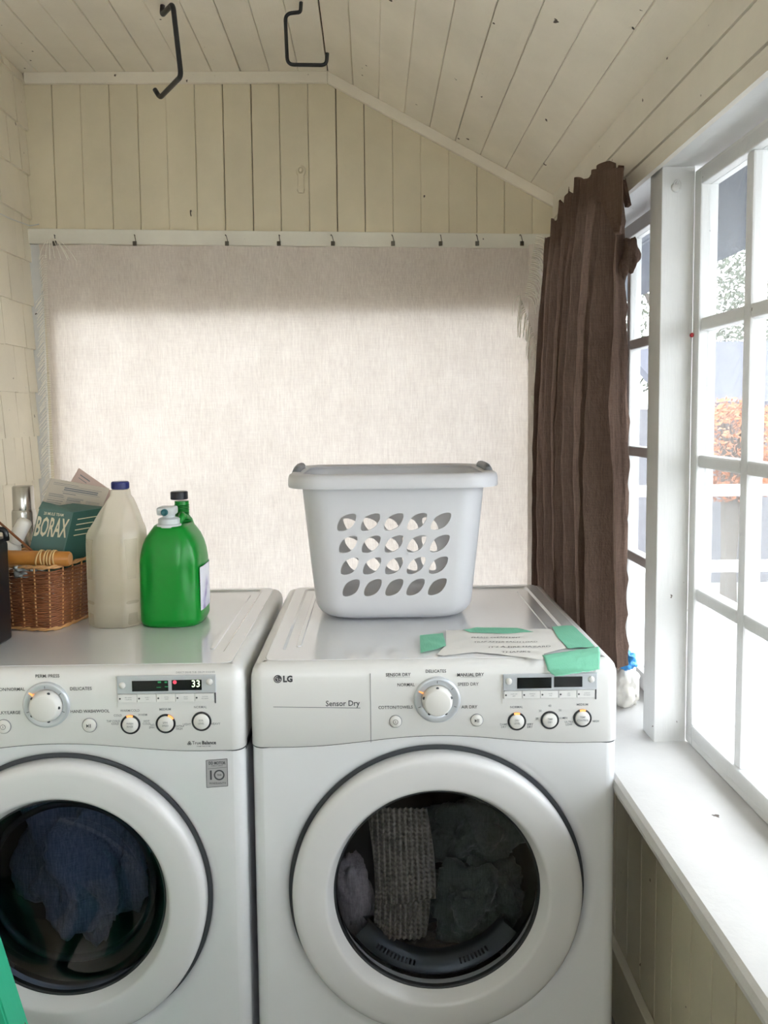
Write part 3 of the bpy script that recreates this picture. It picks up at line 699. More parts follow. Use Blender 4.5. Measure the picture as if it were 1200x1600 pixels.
texts(washer, YW-.0002, [('WARM/COLD', 203, 1110.5, 3.4), ('COLD', 184, 1118, 3.2), ('WARM', 223, 1117, 3.2), ('TAP COLD', 177, 1127, 3), ('COLD', 180, 1131, 3), ('HOT', 229, 1127, 3), ('COLD', 229, 1131, 3),
      ('MEDIUM', 258, 1108.5, 3.4), ('NO', 238, 1133, 3), ('SPIN', 237, 1137, 3), ('EXTRA', 281, 1135, 3), ('HIGH', 280, 1139, 3), ('NORMAL', 313, 1105, 3.4), ('LIGHT', 292, 1132, 3.2), ('HEAVY', 337, 1131, 3.2),
      ('DIRECT DRIVE TUB  DRUM WASHER', 336, 1050, 2.6, 'RIGHT', 0), ('STEAM CARE SYSTEM', 318, 1166, 1.6)], 'inkl', 'small_print')
texts(washer, YW-.0002, [('True', 300, 1161, 5.0, 'LEFT', 0)], 'ink', 'lettering'); texts(washer, YW-.0002, [('Balance', 315.5, 1160.8, 5.0, 'LEFT', .04)], 'ink', 'lettering')
c = at(296, 1161.5, Y=YW-.0002); bm = B()
for a in (90, 210, 330):
    a = math.radians(a); lathe(bm, [(.0021, 0), (.0021, -.0004), (.001, -.0004), (.001, 0)], c+Vector((math.cos(a)*.0021, 0, math.sin(a)*.0021)), 'Y', 14, caps=(False, False))
obj('round_emblem', bm, 'ink', washer)
texts(washer, YW-.0046+.0002, [('33', 306, 1068.8, 10, 'CENTER', .0)], 'lcd3', 'lit_digits')
c = at(273, 1066, Y=YW-.0045); obj('red_lamp', lathe(B(), [(.0036, 0), (.003, -.0004), (0, -.0005)], c, 'Y', 16, caps=(False, True)), 'red', washer)
bm = B()
for (x, y, w) in ((249, 1066, 5), (259, 1066, 4), (248, 1074, 7), (260, 1073, 5)):
    p = at(x, y, Y=YW-.0045); strip(bm, [(p.x-w*.0006, p.z), (p.x+w*.0006, p.z)], .0008 if y > 1070 else .0016, p.y)
obj('green_segments', bm, 'lcdg', washer, recalc=False)
# sticker on the washer
YB_ = YFD-.01-.0006
pa, pb, pc, pd = at(322, 1188, Y=YB_), at(355, 1185.5, Y=YB_), at(356, 1228, Y=YB_), at(323, 1230.5, Y=YB_)
stk = obj('warranty_sticker', prism(B(), [pa, pb, pc, pd], (0, .0005, 0)), 'sticker', washer)
stk['label'] = 'grey 10 year motor warranty sticker'
bm = B()
def q2(a, b, w): 
    a, b = Vector(a), Vector(b); n_ = (b-a).cross(Vector((0, 1, 0))).normalized()*w; bm.faces.new([bm.verts.new(v+Vector((0, -.0003, 0))) for v in (a-n_, b-n_, b+n_, a+n_)])
for a, b in ((pa, pb), (pb, pc), (pc, pd), (pd, pa)): q2(a, b, .0005)
q2(pa.lerp(pd, .31)+Vector((.003, 0, 0)), pb.lerp(pc, .31)-Vector((.001, 0, 0)), .0003)
YS = YB_-.0003
text_into(bm, 'DD MOTOR', 4.6*YS/1200, on_front(339, 1192.5, YS), .05, squeeze=.75); text_into(bm, 'DIRECT DRIVE', 2*YS/1200, on_front(339, 1196.6, YS), 0)
text_into(bm, '1', 15*YS/1200, on_front(329.5, 1212, YS), .03); text_into(bm, 'WARRANTY', 3.4*YS/1200, on_front(340, 1224, YS), .01, squeeze=1.0)
text_into(bm, 'YEAR', 2.8*YS/1200, on_front(342.5, 1211, YS), .03, squeeze=.8)
c = at(342.5, 1211, Y=YS); loft(bm, [[Vector((c.x+r*math.cos(a), YS, c.z+r*math.sin(a))) for r in (.0075, .0103)] for a in (2*PI*i/32 for i in range(33))], False, (False, False))
obj('sticker_print', bm, 'ink', stk, recalc=False)

# laundry in the machines
def heap(name, c, r, label, mat, cat='clothing', amp=.3, fr=2.2, ribs=0, seed=0, n=(64, 44), group=None):
    bm = B(); bmesh.ops.create_icosphere(bm, subdivisions=5, radius=1)
    for v in bm.verts:
        d = v.co.normalized(); w = Vector((d.x*fr, d.y*fr, d.z*fr*.6)) + Vector((seed, seed*2, 0))
        f = 1 + amp*noise.noise(w) + amp*.45*abs(noise.noise(w*2.7)) - amp*.35*abs(noise.noise(w*5))
        if ribs: f += .018*math.sin(d.x*ribs + 2*d.z*d.z)
        v.co = Vector((c[0]+d.x*r[0]*f, c[1]+d.y*r[1]*f, c[2]+d.z*r[2]*f))
    return tag(obj(name, bm, mat, None, True), label, cat, group)
YI = YFD+.10
def pin(px, py, Y=YI): p = at(px, py, Y=Y); return (p.x, p.y, p.z)
def towelfn(u, v):
    y_ = YI-.005+.03*math.sin(u*PI)*-1
    px = 572+u*95+14*math.sin(v*2.6)-(8 if v > .7 else 0)*u; py = 1262+v*200+18*(1-u)*v
    p = at(px, py, Y=y_); rib = .0025*math.sin((u+.10*math.sin(v*3))*PI*22)+.0014*math.sin(v*PI*60)
    return Vector((p.x, p.y+rib+.012*noise.noise(Vector((u*3, v*4, 1))), p.z))
bm = grid(B(), 150, 190, towelfn); bmesh.ops.solidify(bm, geom=bm.faces[:], thickness=.012)
tag(obj('knit_towel', bm, 'towel', None, True), 'ribbed grey-beige knit towel pressed against the left of the dryer door glass', 'towel')
heap('shirt', pin(548, 1400, YI+.03), (.045, .04, .085), 'mauve grey shirt at the left edge behind the dryer door glass', 'greycl', seed=3)
heap('sweater', pin(740, 1410, YI+.06), (.10, .06, .095), 'dark green-grey jersey garment in the right half of the dryer', 'darkcl', amp=.5, seed=5)
heap('trousers', pin(690, 1490, YI+.045), (.12, .05, .05), 'dull brown cloth along the bottom of the dryer drum', 'browncl', amp=.4, seed=9)
heap('jacket', pin(735, 1300, YI+.12), (.11, .06, .07), 'dark cloth in the upper right behind the dryer door glass', 'darkcl', amp=.4, seed=12)
heap('bed_sheet', (-.61, YFD+.13, .54), (.125, .05, .16), 'blue-grey cloth tumbled behind the dark washer door glass', 'bluecl', amp=.45, fr=2.6, seed=33)
# lint lip with slots at the foot of the dryer opening
bm = B(); rings = []
for i in range(33):
    a = math.radians(215+110*i/32); rings.append([Vector((.1165+r*math.cos(a), YFD+y, .522+r*math.sin(a))) for r, y in ((RG-.002, .04), (RG-.03, .05), (RG-.032, .075), (RG-.02, .085))])
loft(bm, rings, False, (False, False)); lip = obj('lint_lip', bm, 'drum', dryer, True)
for a0, n in ((230, 11), (286, 8)):
    for i in range(n):
        a = math.radians(a0+i*2.6); r0, r1 = RG-.0235, RG-.0135; u = Vector((math.cos(a), 0, math.sin(a))); w = Vector((-u.z, 0, u.x))*.0018
        c = Vector((.1165, YFD+.043, .522)); hexa(bm := B(), [c+u*r0-w, c+u*r1-w, c+u*r1+w, c+u*r0+w]+[v+Vector((0, .008, 0)) for v in (c+u*r0-w, c+u*r1-w, c+u*r1+w, c+u*r0+w)])
        obj('slot', bm, 'rubber', lip)

# ================================================================ THINGS ON THE MACHINES
# --- laundry basket
def make_laundry_basket():
    zb, H = ZTOP, .338; yc = 1.868; cx = at(617, 977, Z=ZTOP).x; A1, B1, A0, B0 = .212, .158, .178, .135; rb = .045
    root = empty('laundry_basket', (cx, yc, zb), 'pale grey plastic laundry basket with rows of leaf-shaped holes on the dryer top', 'basket')
    def dims(z):
        t = z/H; a = A0+(A1-A0)*t**.9; b = B0+(B1-B0)*t**.9
        ins = rb-math.sqrt(max(0, rb*rb-(rb-z)**2)) if z < rb else 0
        return a-ins, b-ins
    def per(a, b, r, u):    # u in 0..1 round a rounded rectangle, 0 = middle of the front
        segs = [a-r, PI*r/2, 2*(b-r), PI*r/2, 2*(a-r), PI*r/2, 2*(b-r), PI*r/2, a-r]; L = sum(segs); s = (u % 1)*L
        cs = [(0, -b, 1, 0), (a-r, -b+r, -PI/2), (a, -b+r, 0, 1), (a-r, b-r, 0), (a-r, b, -1, 0), (-a+r, b-r, PI/2), (-a, b-r, 0, -1), (-a+r, -b+r, PI), (-a+r, -b, 1, 0)]
        for g, c in zip(segs, cs):
            if s <= g or c is cs[-1]:
                if len(c) == 4: return Vector((c[0]+c[2]*s, c[1]+c[3]*s, 0))
                t = c[2]+s/r; return Vector((c[0]+r*math.cos(t), c[1]+r*math.sin(t), 0))
            s -= g
    aM, bM = dims(H*.55); rM = .06; L = 2*(2*(aM-rM)+2*(bM-rM))+2*PI*rM
    def surf(s, z, off=0):
        a, b = dims(z); p = per(a-off, b-off, .06, s/L); return Vector((cx+p.x, yc+p.y, zb+z))
    # holes in (s,z) space
    holes = []
    def leaf(cs, cz, ln=.0275, wd=.0150, ang=math.radians(41)):
        out = []
        for i in range(22):
            t = 2*PI*i/22; x = ln*math.copysign(abs(math.cos(t))**1.22, math.cos(t)); y = wd*math.copysign(abs(math.sin(t))**1.22, math.sin(t))
            out.append((cs+x*math.cos(ang)-y*math.sin(ang), cz+x*math.sin(ang)+y*math.cos(ang)))
        return out
    fx = [at(px, 860, Y=1.72).x-cx for px in (544, 580, 615.6, 651, 687)]; fz = [at(615, py, Y=1.715).z-zb for py in (815.6, 850.5, 885, 919.5)]
    for x in fx:
        for z in fz:
            holes.append(leaf(x, z)); holes.append(leaf(L/2+x, z))
    for x in (-.07, -.035, 0, .035, .07):
        for z in fz:
            for q in (L/4, 3*L/4): holes.append(leaf(q+x, z))
    pts, edges, isin = [], [], []
    nS = 132
    zs = [H*i/34 for i in range(35)]
    for j, z in enumerate(zs):
        for i in range(nS+1):
            s = -L/2*0 + L*i/nS - .0*L
            p = (s, z); pts.append(p)
    # shift so that the seam lies off the front: use s from -L/8 .. 7L/8
    pts = [(s-L/8, z) for s, z in pts]
    def mv(h): return [((s if s > -L/8 else s+L), z) for s, z in h]
    hs = []
    for h in holes:
        m = sum(p[0] for p in h)/len(h); d = 0
        if m > 7*L/8: d = -L
        hs.append([(s+d, z) for s, z in h])
    def inside(p, h):
        c = False; n = len(h)
        for i in range(n):
            (x1, y1), (x2, y2) = h[i], h[(i+1) % n]
            if (y1 > p[1]) != (y2 > p[1]) and p[0] < (x2-x1)*(p[1]-y1)/(y2-y1)+x1: c = not c
        return c
    bb = [(min(x for x, _ in h)-.001, max(x for x, _ in h)+.001, min(y for _, y in h)-.001, max(y for _, y in h)+.001) for h in hs]
    def inany(p): return any(b[0] < p[0] < b[1] and b[2] < p[1] < b[3] and inside(p, h) for b, h in zip(bb, hs))
    pts = [p for p in pts if not inany(p)]
    for h in hs:
        k = len(pts); pts += h; edges += [(k+i, k+(i+1) % len(h)) for i in range(len(h))]
    res = delaunay_2d_cdt([Vector(p) for p in pts], edges, [], 0, 1e-6)
    bm = B(); vs = [bm.verts.new(surf(v.x, min(max(v.y, 0), H))) for v in res[0]]
    for f in res[2]:
        m = sum((res[0][i] for i in f), Vector((0, 0)))/3
        if inany((m.x, m.y)): continue
        try: bm.faces.new([vs[i] for i in f])
        except ValueError: pass
    bmesh.ops.remove_doubles(bm, verts=bm.verts[:], dist=1e-5)
    bmesh.ops.recalc_face_normals(bm, faces=bm.faces[:])
    bmesh.ops.solidify(bm, geom=bm.faces[:], thickness=.0026)
    for v in list(bm.verts):
        if not v.link_faces: bm.verts.remove(v)
    obj('side_wall', bm, 'basket', root, True, angle=35)
    bm = B(); loft(bm, [[surf(L*i/96, .0004, .001) for i in range(96)], [surf(L*i/96, .0034, .001) for i in range(96)]]); obj('bottom', bm, 'basket', root)
    # rim: flat lip, rolled over into a skirt
    bm = B(); rings = []
    for off, dz in ((.003, -.002), (.003, .004), (-.006, .008), (-.020, .008), (-.026, .004), (-.0285, -.004), (-.029, -.020), (-.0275, -.024), (-.026, -.020), (-.024, -.004), (-.018, .001), (0, -.004)):
        a, b = dims(H); rings.append([Vector((cx, yc, zb+H+dz)) + per(a-off, b-off, .06-off*.7, i/112) for i in range(112)])
    rings.append(rings[0]); loft(bm, rings, True, (False, False)); bmesh.ops.remove_doubles(bm, verts=bm.verts[:], dist=1e-6)
    obj('rim', bm, 'basket', root, True, angle=60)
    for sg in (-1, 1):
        pts_ = [(cx+sg*(A1+.014), yc-.075, zb+H+.004), (cx+sg*(A1+.012), yc-.06, zb+H+.012), (cx+sg*(A1+.012), yc, zb+H+.014), (cx+sg*(A1+.012), yc+.06, zb+H+.012), (cx+sg*(A1+.014), yc+.075, zb+H+.004)]
        obj('grip', tube(B(), fillet(pts_, .015), .0095, 10), 'grip', root, True)
make_laundry_basket()

# --- note taped down
ZN = .9835
def flat(px, py, z=ZN): return at(px, py, Z=z)
def sheet(name, pxs, z, th, mat, label, cat, wav=.0, group=None):
    pts = [flat(x, y, z) for x, y in pxs]; bm = B()
    f = bm.faces.new([bm.verts.new(p) for p in pts])
    bmesh.ops.triangulate(bm, faces=[f]); bmesh.ops.subdivide_edges(bm, edges=bm.edges[:], cuts=5, use_grid_fill=True)
    for v in bm.verts: v.co.z += wav*(.5+noise.noise(Vector((v.co.x*40, v.co.y*40, z*10))))
    bmesh.ops.recalc_face_normals(bm, faces=bm.faces[:])
    bmesh.ops.solidify(bm, geom=bm.faces[:], thickness=th)
    return tag(obj(name, bm, mat, None, True, angle=30), label, cat, group)
note = sheet('paper_note', [(697, 985), (780, 984), (861, 983), (872, 995), (885, 1013), (850, 1022), (848, 1032), (800, 1025), (743, 1019), (693, 1025), (683, 1023), (697, 1008)], ZN, .0003, 'notep', 'white handwritten note taped to the front of the dryer top', 'note', .0015)
bm = B()
for s, px, py, h, sq in (('PLEASE CLEAN LINT', 775, 996, .0085, .95), ('TRAP AFTER EACH LOAD', 790, 1003, .0085, .95), ("IT'S A FIRE HAZARD", 812, 1010.5, .0095, 1.05), ('THANKS', 806, 1018.5, .0095, 1.1)):
    c = flat(px, py, ZN+.0021); a = .05 if px < 800 else .02
    def pl(u, v, c=c, a=a): return Vector((c.x+u+v*.25, c.y+v*1.0-u*a+.0012*math.sin(u*130), c.z))
    text_into(bm, s, h, pl, .0, squeeze=sq)
obj('handwriting', bm, 'ink', note, recalc=False)
TG = 'green masking tape pieces on the note'
sheet('tape_piece', [(656, 993), (692, 989), (697, 1009), (684, 1014), (657, 1020)], ZN+.0015, .0003, 'tape', 'short green tape holding the left edge of the note', 'tape', .002, TG)
sheet('tape_piece', [(724, 984.5), (745, 980.5), (808, 981), (833, 987), (790, 990), (735, 988)], ZN+.0015, .0003, 'tape', 'thin green tape strip along the back edge of the note', 'tape', .001, TG)
sheet('tape_piece', [(862, 979), (896, 978), (926, 1007), (930, 1011), (887, 1013), (872, 997)], ZN+.0015, .0003, 'tape', 'long ragged green tape down the right side of the note', 'tape', .002, TG)
# the last piece folds over the front edge
def tp(u, v):
    a, b = flat(848, 1024, ZN+.003), flat(936, 1011, ZN+.003); p = a.lerp(b, u)
    s = v*.085; y = p.y - s; z = ZN+.004
    if y < YFD+.03:
        t = min(1, (YFD+.03-y)/.05); z -= .022*t*t; y = max(y, YFD-.0055-(0 if t < 1 else .001))
        y = YFD+.03-(YFD+.03-(p.y-s))*.75
    return Vector((p.x+.01*v*(1-u)-.02*v*u+.002*noise.noise(Vector((u*6, v*5, 3))), y, z+.0015*noise.noise(Vector((u*9, v*7, 1)))))
bm = grid(B(), 24, 16, tp); bmesh.ops.recalc_face_normals(bm, faces=bm.faces[:]); bmesh.ops.solidify(bm, geom=bm.faces[:], thickness=.0004)
tag(obj('tape_piece', bm, 'tape', None, True), 'widest green tape piece folding over the front edge of the dryer', 'tape', TG)

# --- green detergent bottle
def superell(cx, cy, a, b, z, n=3.2, seg=56):
    out = []
    for i in range(seg):
        t = 2*PI*i/seg; c, s = math.cos(t), math.sin(t)
        out.append(Vector((cx+a*math.copysign(abs(c)**(2/n), c), cy+b*math.copysign(abs(s)**(2/n), s), z)))
    return out
bx, by = -.466, 1.782
bot = empty('detergent_bottle', (bx, by, ZTOP), 'green laundry detergent bottle with a pale press tap, on the washer', 'bottle')
prof = [(0, .060, .062), (.004, .069, .070), (.014, .073, .075), (.05, .073, .076), (.09, .0725, .076), (.12, .072, .076), (.145, .0725, .075), (.165, .070, .073), (.185, .065, .070), (.203, .057, .066), (.217, .047, .062), (.226, .040, .058), (.229, .038, .056)]
rings = []
def resample(pr, n):
    out = []
    for i in range(n+1):
        z = pr[-1][0]*i/n
        for p, q in zip(pr, pr[1:]):
            if p[0] <= z <= q[0]+1e-9:
                t = (z-p[0])/(q[0]-p[0]+1e-9); out.append((z, p[1]+(q[1]-p[1])*t, p[2]+(q[2]-p[2])*t)); break
    return out
pr = prof[:3] + [p for p in resample(prof, 44) if p[0] > .018]
for z, a, b in pr:
    a *= .99
    ring_ = superell(bx, by, a, b, ZTOP+z, 3.6, 96)
    g = math.exp(-((z-.12)/.045)**2)
    for v in ring_:
        u = (v.x-bx)/max(a, 1e-5)
        if v.y < by: v.y += .006*g*math.exp(-((abs(u)-.66)/.14)**2)
        else: v.y -= 0
        if v.x > bx and z > .02: v.x -= .004*g*math.exp(-((v.y-by+.03)/.02)**2)
    rings.append(ring_)
obj('bottle_body', loft(B(), rings), 'green', bot, True, angle=60)
bm = B()
LR = []
for z in [.035+.1*i/12 for i in range(13)]:
    a = .0724; ring_ = superell(bx, by, a+.0012, .0765, ZTOP+z, 3.6, 96); LR.append([v for i, v in enumerate(ring_) if i <= 12 or i >= 89][:]) 
LR = [r[13:]+r[:13] for r in LR]
obj('label_sheet', loft(bm, LR, False, (False, False)), 'label', bot, True)['label'] = 'white and purple side label'
zt = ZTOP+.229; tx = at(263, 806, Y=1.745); sx_ = tx.x
tap = obj('press_tap', lathe(B(), [(.027, zt-.002), (.027, zt+.004), (.024, zt+.005), (.024, zt+.016), (.021, zt+.018), (.014, zt+.020), (.014, zt+.026)], (sx_, 1.75, 0), 'Z', 32), 'tap', bot, True, angle=40)
obj('tap_lever', box(B(), sx_-.021, sx_+.018, 1.722, 1.765, zt+.026, zt+.045, .006, 3), 'tap', tap, True, angle=40)
obj('spout_button', lathe(B(), [(.0078, .002), (.0078, -.003), (.006, -.0045), (.0055, -.002), (0, -.002)], (sx_-.002, 1.722, zt+.034), 'Y', 24, caps=(False, False)), 'teal', tap, True)
nx = at(284, 790, Y=1.835).x
bm = B(); lathe(bm, [(.030, zt-.014), (.024, zt+.004), (.0165, zt+.014), (.0165, zt+.047)], (nx, 1.835, 0), 'Z', 32)
for k in range(6): lathe(bm, [(.0160, zt+.016+k*.004), (.0185, zt+.0175+k*.004), (.0160, zt+.019+k*.004)], (nx, 1.835, 0), 'Z', 24)
obj('filling_neck', bm, 'green', bot, True, angle=50)
czz = at(280, 780, Y=1.835).z; obj('cap', lathe(B(), [(.0195, czz), (.0205, czz+.001), (.0205, czz+.017), (.0185, czz+.019), (0, czz+.019)], (at(280, 775, Y=1.835).x, 1.835, 0), 'Z', 40, caps=(True, True)), 'capdark', bot, True, angle=40)
obj('handle', tube(B(), fillet([(sx_+.016, 1.765, zt+.000), (sx_+.026, 1.775, zt+.020), (nx+.006, 1.80, zt+.019), (nx+.018, 1.83, zt+.003)], .015), [.0075]*14, 10), 'green', bot, True)

# --- jug
jx, jy = -.594, 1.768
jug = empty('vinegar_jug', (jx, jy, ZTOP), 'translucent milky jug with a blue cap between basket and green bottle', 'jug')
def JA(z): return .885+.115*max(0, (z-.235)/.063) if z < .298 else 1
def octa(a, b, z, ch, seg=4):
    P = [(a, -b+ch), (a, b-ch), (a-ch, b), (-a+ch, b), (-a, b-ch), (-a, -b+ch), (-a+ch, -b), (a-ch, -b)]
    out = []
    for i in range(8):
        p, q = Vector(P[i]), Vector(P[(i+1) % 8]); pr_ = Vector(P[i-1])
        u, v = (pr_-p), (q-p); d = min(.006, u.length*.4, v.length*.4); s0, s1 = p+u.normalized()*d, p+v.normalized()*d
        for k in range(4): t = k/3; r_ = (1-t)**2*s0+2*t*(1-t)*p+t*t*s1; out.append(Vector((jx+r_.x+.012*min(1, max(0, (z-ZTOP-.21)/.08)), jy+r_.y, z)))
    return out
jp = [(0, .058, .02), (.004, .066, .022), (.012, .069, .024), (.055, .0695, .024), (.06, .0685, .024), (.065, .0695, .024), (.19, .0695, .025), (.212, .069, .026), (.222, .066, .026), (.235, .059, .0245), (.255, .047, .020), (.275, .035, .0145), (.290, .026, .0105), (.298, .0205, .0085), (.312, .0185, .0077)]
obj('jug_body', loft(B(), [octa(a*JA(z), a*JA(z), ZTOP+z, ch*1.2*min(1, a/.06)**.5) for z, a, ch in jp], True, (True, True)), 'milky', jug, True, angle=35)
lq = [(.004, .062, .02), (.012, .066, .023), (.19, .0665, .024), (.204, .0665, .024)]
obj('liquid', loft(B(), [octa(a*JA(z), a*JA(z), ZTOP+z, ch) for z, a, ch in lq], True, (True, True)), 'liquid', jug, True, angle=35)
bm = B(); lathe(bm, [(.0185, ZTOP+.313), (.0195, ZTOP+.314), (.0195, ZTOP+.328), (.018, ZTOP+.330), (0, ZTOP+.330)], (jx+.012, jy, 0), 'Z', 40)
for i in range(30): a = 2*PI*i/30; box(bm, -.0004, .0004, .019, .0200, ZTOP+.315, ZTOP+.327, mtx=Matrix.Translation((jx+.012, jy, 0)) @ Matrix.Rotation(a, 4, 'Z'))
obj('cap', bm, 'capblue', jug, True, angle=30)

# --- wicker basket
wb = empty('wicker_basket', (-.79, 1.80, ZTOP), 'small woven wicker basket of oddments beside the milky jug', 'basket')
WA, WB_, WH = .105, .095, .145; rotw = Matrix.Rotation(math.radians(-14), 4, 'Z'); wc = Vector((-.795, 1.812, ZTOP+.001))
def wpos(u, z, off=0):
    f = 1+.10*z/WH; a, b = (WA+off)*f, (WB_+off)*f; t = 2*PI*u; c, s = math.cos(t), math.sin(t); n_ = 7
    p = Vector((a*math.copysign(abs(c)**(2/n_), c), b*math.copysign(abs(s)**(2/n_), s), 0)); return wc + rotw @ p + Vector((0, 0, z))
NS = 24
us = []
dense = [wpos(i/720, 0) for i in range(721)]; acc = [0]
for p, q in zip(dense, dense[1:]): acc.append(acc[-1]+(q-p).length)
def uat(fr):
    t = fr % 1 * acc[-1]
    for i in range(720):
        if acc[i+1] >= t: return (i+(t-acc[i])/(acc[i+1]-acc[i]+1e-9))/720
    return 1
U = [uat(i/(NS*3)) for i in range(NS*3)]
for i in range(NS):
    u = U[i*3]; obj('stake', tube(B(), [wpos(u, .002), wpos(u, WH/2), wpos(u, WH)], .0019, 5), 'wickl', wb)
bm = B()
for r in range(30):
    z = .008+r*(WH-.018)/29; pts_ = []
    for i in range(NS*3+1):
        k = i % (NS*3); ph = math.cos(PI*(k/3)+PI*r) ; pts_.append(wpos(U[k], z+.0008*math.sin(k*1.7+r), .0016*ph))
    tube(bm, pts_, .0021, 5, caps=False)
o = obj('weave', bm, 'wick', wb, True); o['kind'] = 'stuff'
def plait(z, r, mat, nm):
    bm = B()
    for ph in (0, PI): tube(bm, [wpos(U[i % (NS*3)], z+r*.8*math.sin(i*1.05+ph), r*.8*math.cos(i*1.05+ph)) for i in range(NS*3+1)], r, 6, caps=False)
    obj(nm, bm, mat, wb, True)
plait(WH+.001, .0032, 'wickl', 'rim'); plait(.004, .0030, 'wickl', 'foot_band')
bm = B(); loft(bm, [[wpos(u, .004, -.004) for u in U], [wpos(u, .006, -.004) for u in U]]); obj('bottom', bm, 'wick', wb)
# --- things in the basket
def quadbox(name, px4, Y, dv, mat, label, cat, ext=0):
    p = [at(x, y, Y=Y) for x, y in px4]   # TL TR BR BL
    if ext: 
        d1, d2 = (p[2]-p[1]).normalized(), (p[3]-p[0]).normalized(); p[2] += d1*ext; p[3] += d2*ext
    dv = Vector(dv); bm = hexa(B(), [p[3], p[2], p[2]+dv, p[3]+dv, p[0], p[1], p[1]+dv, p[0]+dv]); bmesh.ops.bevel(bm, geom=bm.edges[:], offset=.0008, segments=1, affect='EDGES')
    return tag(obj(name, bm, mat), label, cat), p
def onquad(p, off=-.0012):
    """(u,v) in 0..1 on a quad TL TR BR BL"""
    n_ = (p[1]-p[0]).cross(p[3]-p[0]).normalized(); n_ = n_ if n_.y < 0 else -n_
    return lambda u, v: p[0].lerp(p[1], u).lerp(p[3].lerp(p[2], u), v)+n_*abs(off)
carton, p = quadbox('powder_carton', [(61, 794), (113, 800), (100, 855), (46, 856)], 1.775, (.062, .045, .006), 'card', 'teal carton lettered BORAX leaning in the wicker basket', 'carton', .06)
fq = onquad([p[0], p[1], p[1].lerp(p[2], .52), p[0].lerp(p[3], .52)])
bm = B(); text_into(bm, 'BORAX', .30, lambda u, v: fq(.50+u*.66, .56-v*1.9), .03); text_into(bm, '20 MULE TEAM', .07, lambda u, v: fq(.48+u*.9, .13-v*1.2), .02)
obj('lettering', bm, 'pale', carton, recalc=False)
sidep = [p[1], p[1]+Vector((.062, .045, .006)), p[2]+Vector((.062, .045, .006)), p[2]]; fs = onquad(sidep)
bm = B(); bm.faces.new([bm.verts.new(fs(u, v)) for u, v in ((.03, .01), (.97, .01), (.97, .99), (.03, .99))]); obj('side_panel', bm, 'cardd', carton, recalc=False)
fs = onquad(sidep, -.0018); bm = B()
for v0 in (.13, .22, .31, .40): bm.faces.new([bm.verts.new(fs(u, v)) for u, v in ((.2, v0), (.8, v0), (.8, v0+.015), (.2, v0+.015))])
obj('side_print', bm, 'pale', carton, recalc=False)
fl = [at(60, 795, Y=1.775), at(113, 800, Y=1.775), at(98, 792, Y=1.80), at(66, 784, Y=1.80)]
obj('flap', prism(B(), fl, (0, .002, .001)), 'card', carton)
def leaflet(px4, Y, mat, label, lines, dz=.0):
    o, p = quadbox('printed_leaflet', px4, Y, (0, .0016, 0), mat, label, 'leaflet', 0)
    f = onquad(p, -.0010); bm = B()
    for (u0, u1, v0, h) in lines: bm.faces.new([bm.verts.new(f(u, v)) for u, v in ((u0, v0), (u1, v0), (u1, v0+h), (u0, v0+h))])
    if lines: obj('printed_lines', bm, 'inkl', o, recalc=False)
    return o
L1 = [(.08, .5, .05, .006), (.08, .9, .075, .005), (.28, .85, .10, .018), (.28, .85, .13, .018), (.26, .9, .165, .005), (.28, .50, .19, .010)]
for cidx, (u0, u1) in enumerate(((.06, .36), (.38, .66), (.70, .96))):
    v = .225+.02*cidx
    while v < .9:
        L1.append((u0, u1-random.uniform(0, .06), v, random.choice((.004, .004, .008)))); v += random.choice((.014, .014, .02, .032))
leaflet([(79, 747), (171, 763), (138, 855), (46, 845)], 1.895, 'paper', 'grey-beige printed instruction sheet standing behind the teal carton', L1)
leaflet([(123, 731), (176, 768), (150, 815), (95, 778)], 1.902, 'pink', 'pinkish paper corner sticking up behind the printed sheet', [(.12, .4, .12, .03), (.12, .35, .22, .02)])
yb = 1.712; a, b = at(2, 871, Y=yb), at(110, 873, Y=yb)
handle = tag(obj('wooden_handle', tube(B(), [a, a.lerp(b, .5), b-Vector((.004, 0, 0)), b], [.0165, .0165, .0165, .014], 20), 'wood', None, True, angle=40), 'varnished wooden handle wound with rubber bands lying on the wicker basket rim', 'handle')
for t, w in ((.55, .25), (.61, -.1), (.66, .1), (.70, .02), (.745, .12), (.79, -.05)):
    c = a.lerp(b, t); bm = B()
    tube(bm, [c+Vector((w*.017*math.cos(q), .0178*math.sin(q), .0178*math.cos(q))) for q in (2*PI*i/20 for i in range(21))], .0018, 6, caps=False); obj('rubber_band', bm, 'band', handle, True)
# clear glassy jar/bag seen under the handle
pj = at(52, 893, Y=1.706)
def bag(u, v): 
    q = at(22+u*48, 884+v*18, Y=1.700); return q+Vector((0, .008*noise.noise(Vector((u*6, v*4, 2)))-.002, 0))
bm = grid(B(), 24, 10, bag); bmesh.ops.recalc_face_normals(bm, faces=bm.faces[:]); bmesh.ops.solidify(bm, geom=bm.faces[:], thickness=.001)
tag(obj('plastic_packet', bm, plain('grey_crinkled_plastic', srgb(120, 124, 122), .15, spec=.8, var=.3), None, True), 'crinkled grey plastic packet poking over the basket front under the wooden handle', 'packet')
# white squeeze bottle leaning
a, b, c_ = at(4, 880, Y=1.79), at(20, 850, Y=1.79), at(41, 812, Y=1.79)
sq = empty('squeeze_bottle', a, 'white squeeze bottle with a rounded cap leaning in the wicker basket', 'bottle')
obj('bottle_body', tube(B(), [a, a.lerp(b, .8), b, b.lerp(c_, .1)], [.024, .024, .021, .014], 24), 'whitepl', sq, True, angle=50)
obj('cap', tube(B(), [b.lerp(c_, .08), b.lerp(c_, .12), b.lerp(c_, .9), b.lerp(c_, .98), c_], [.014, .0175, .0165, .013, .006], 24), 'whitepl', sq, True, angle=50)
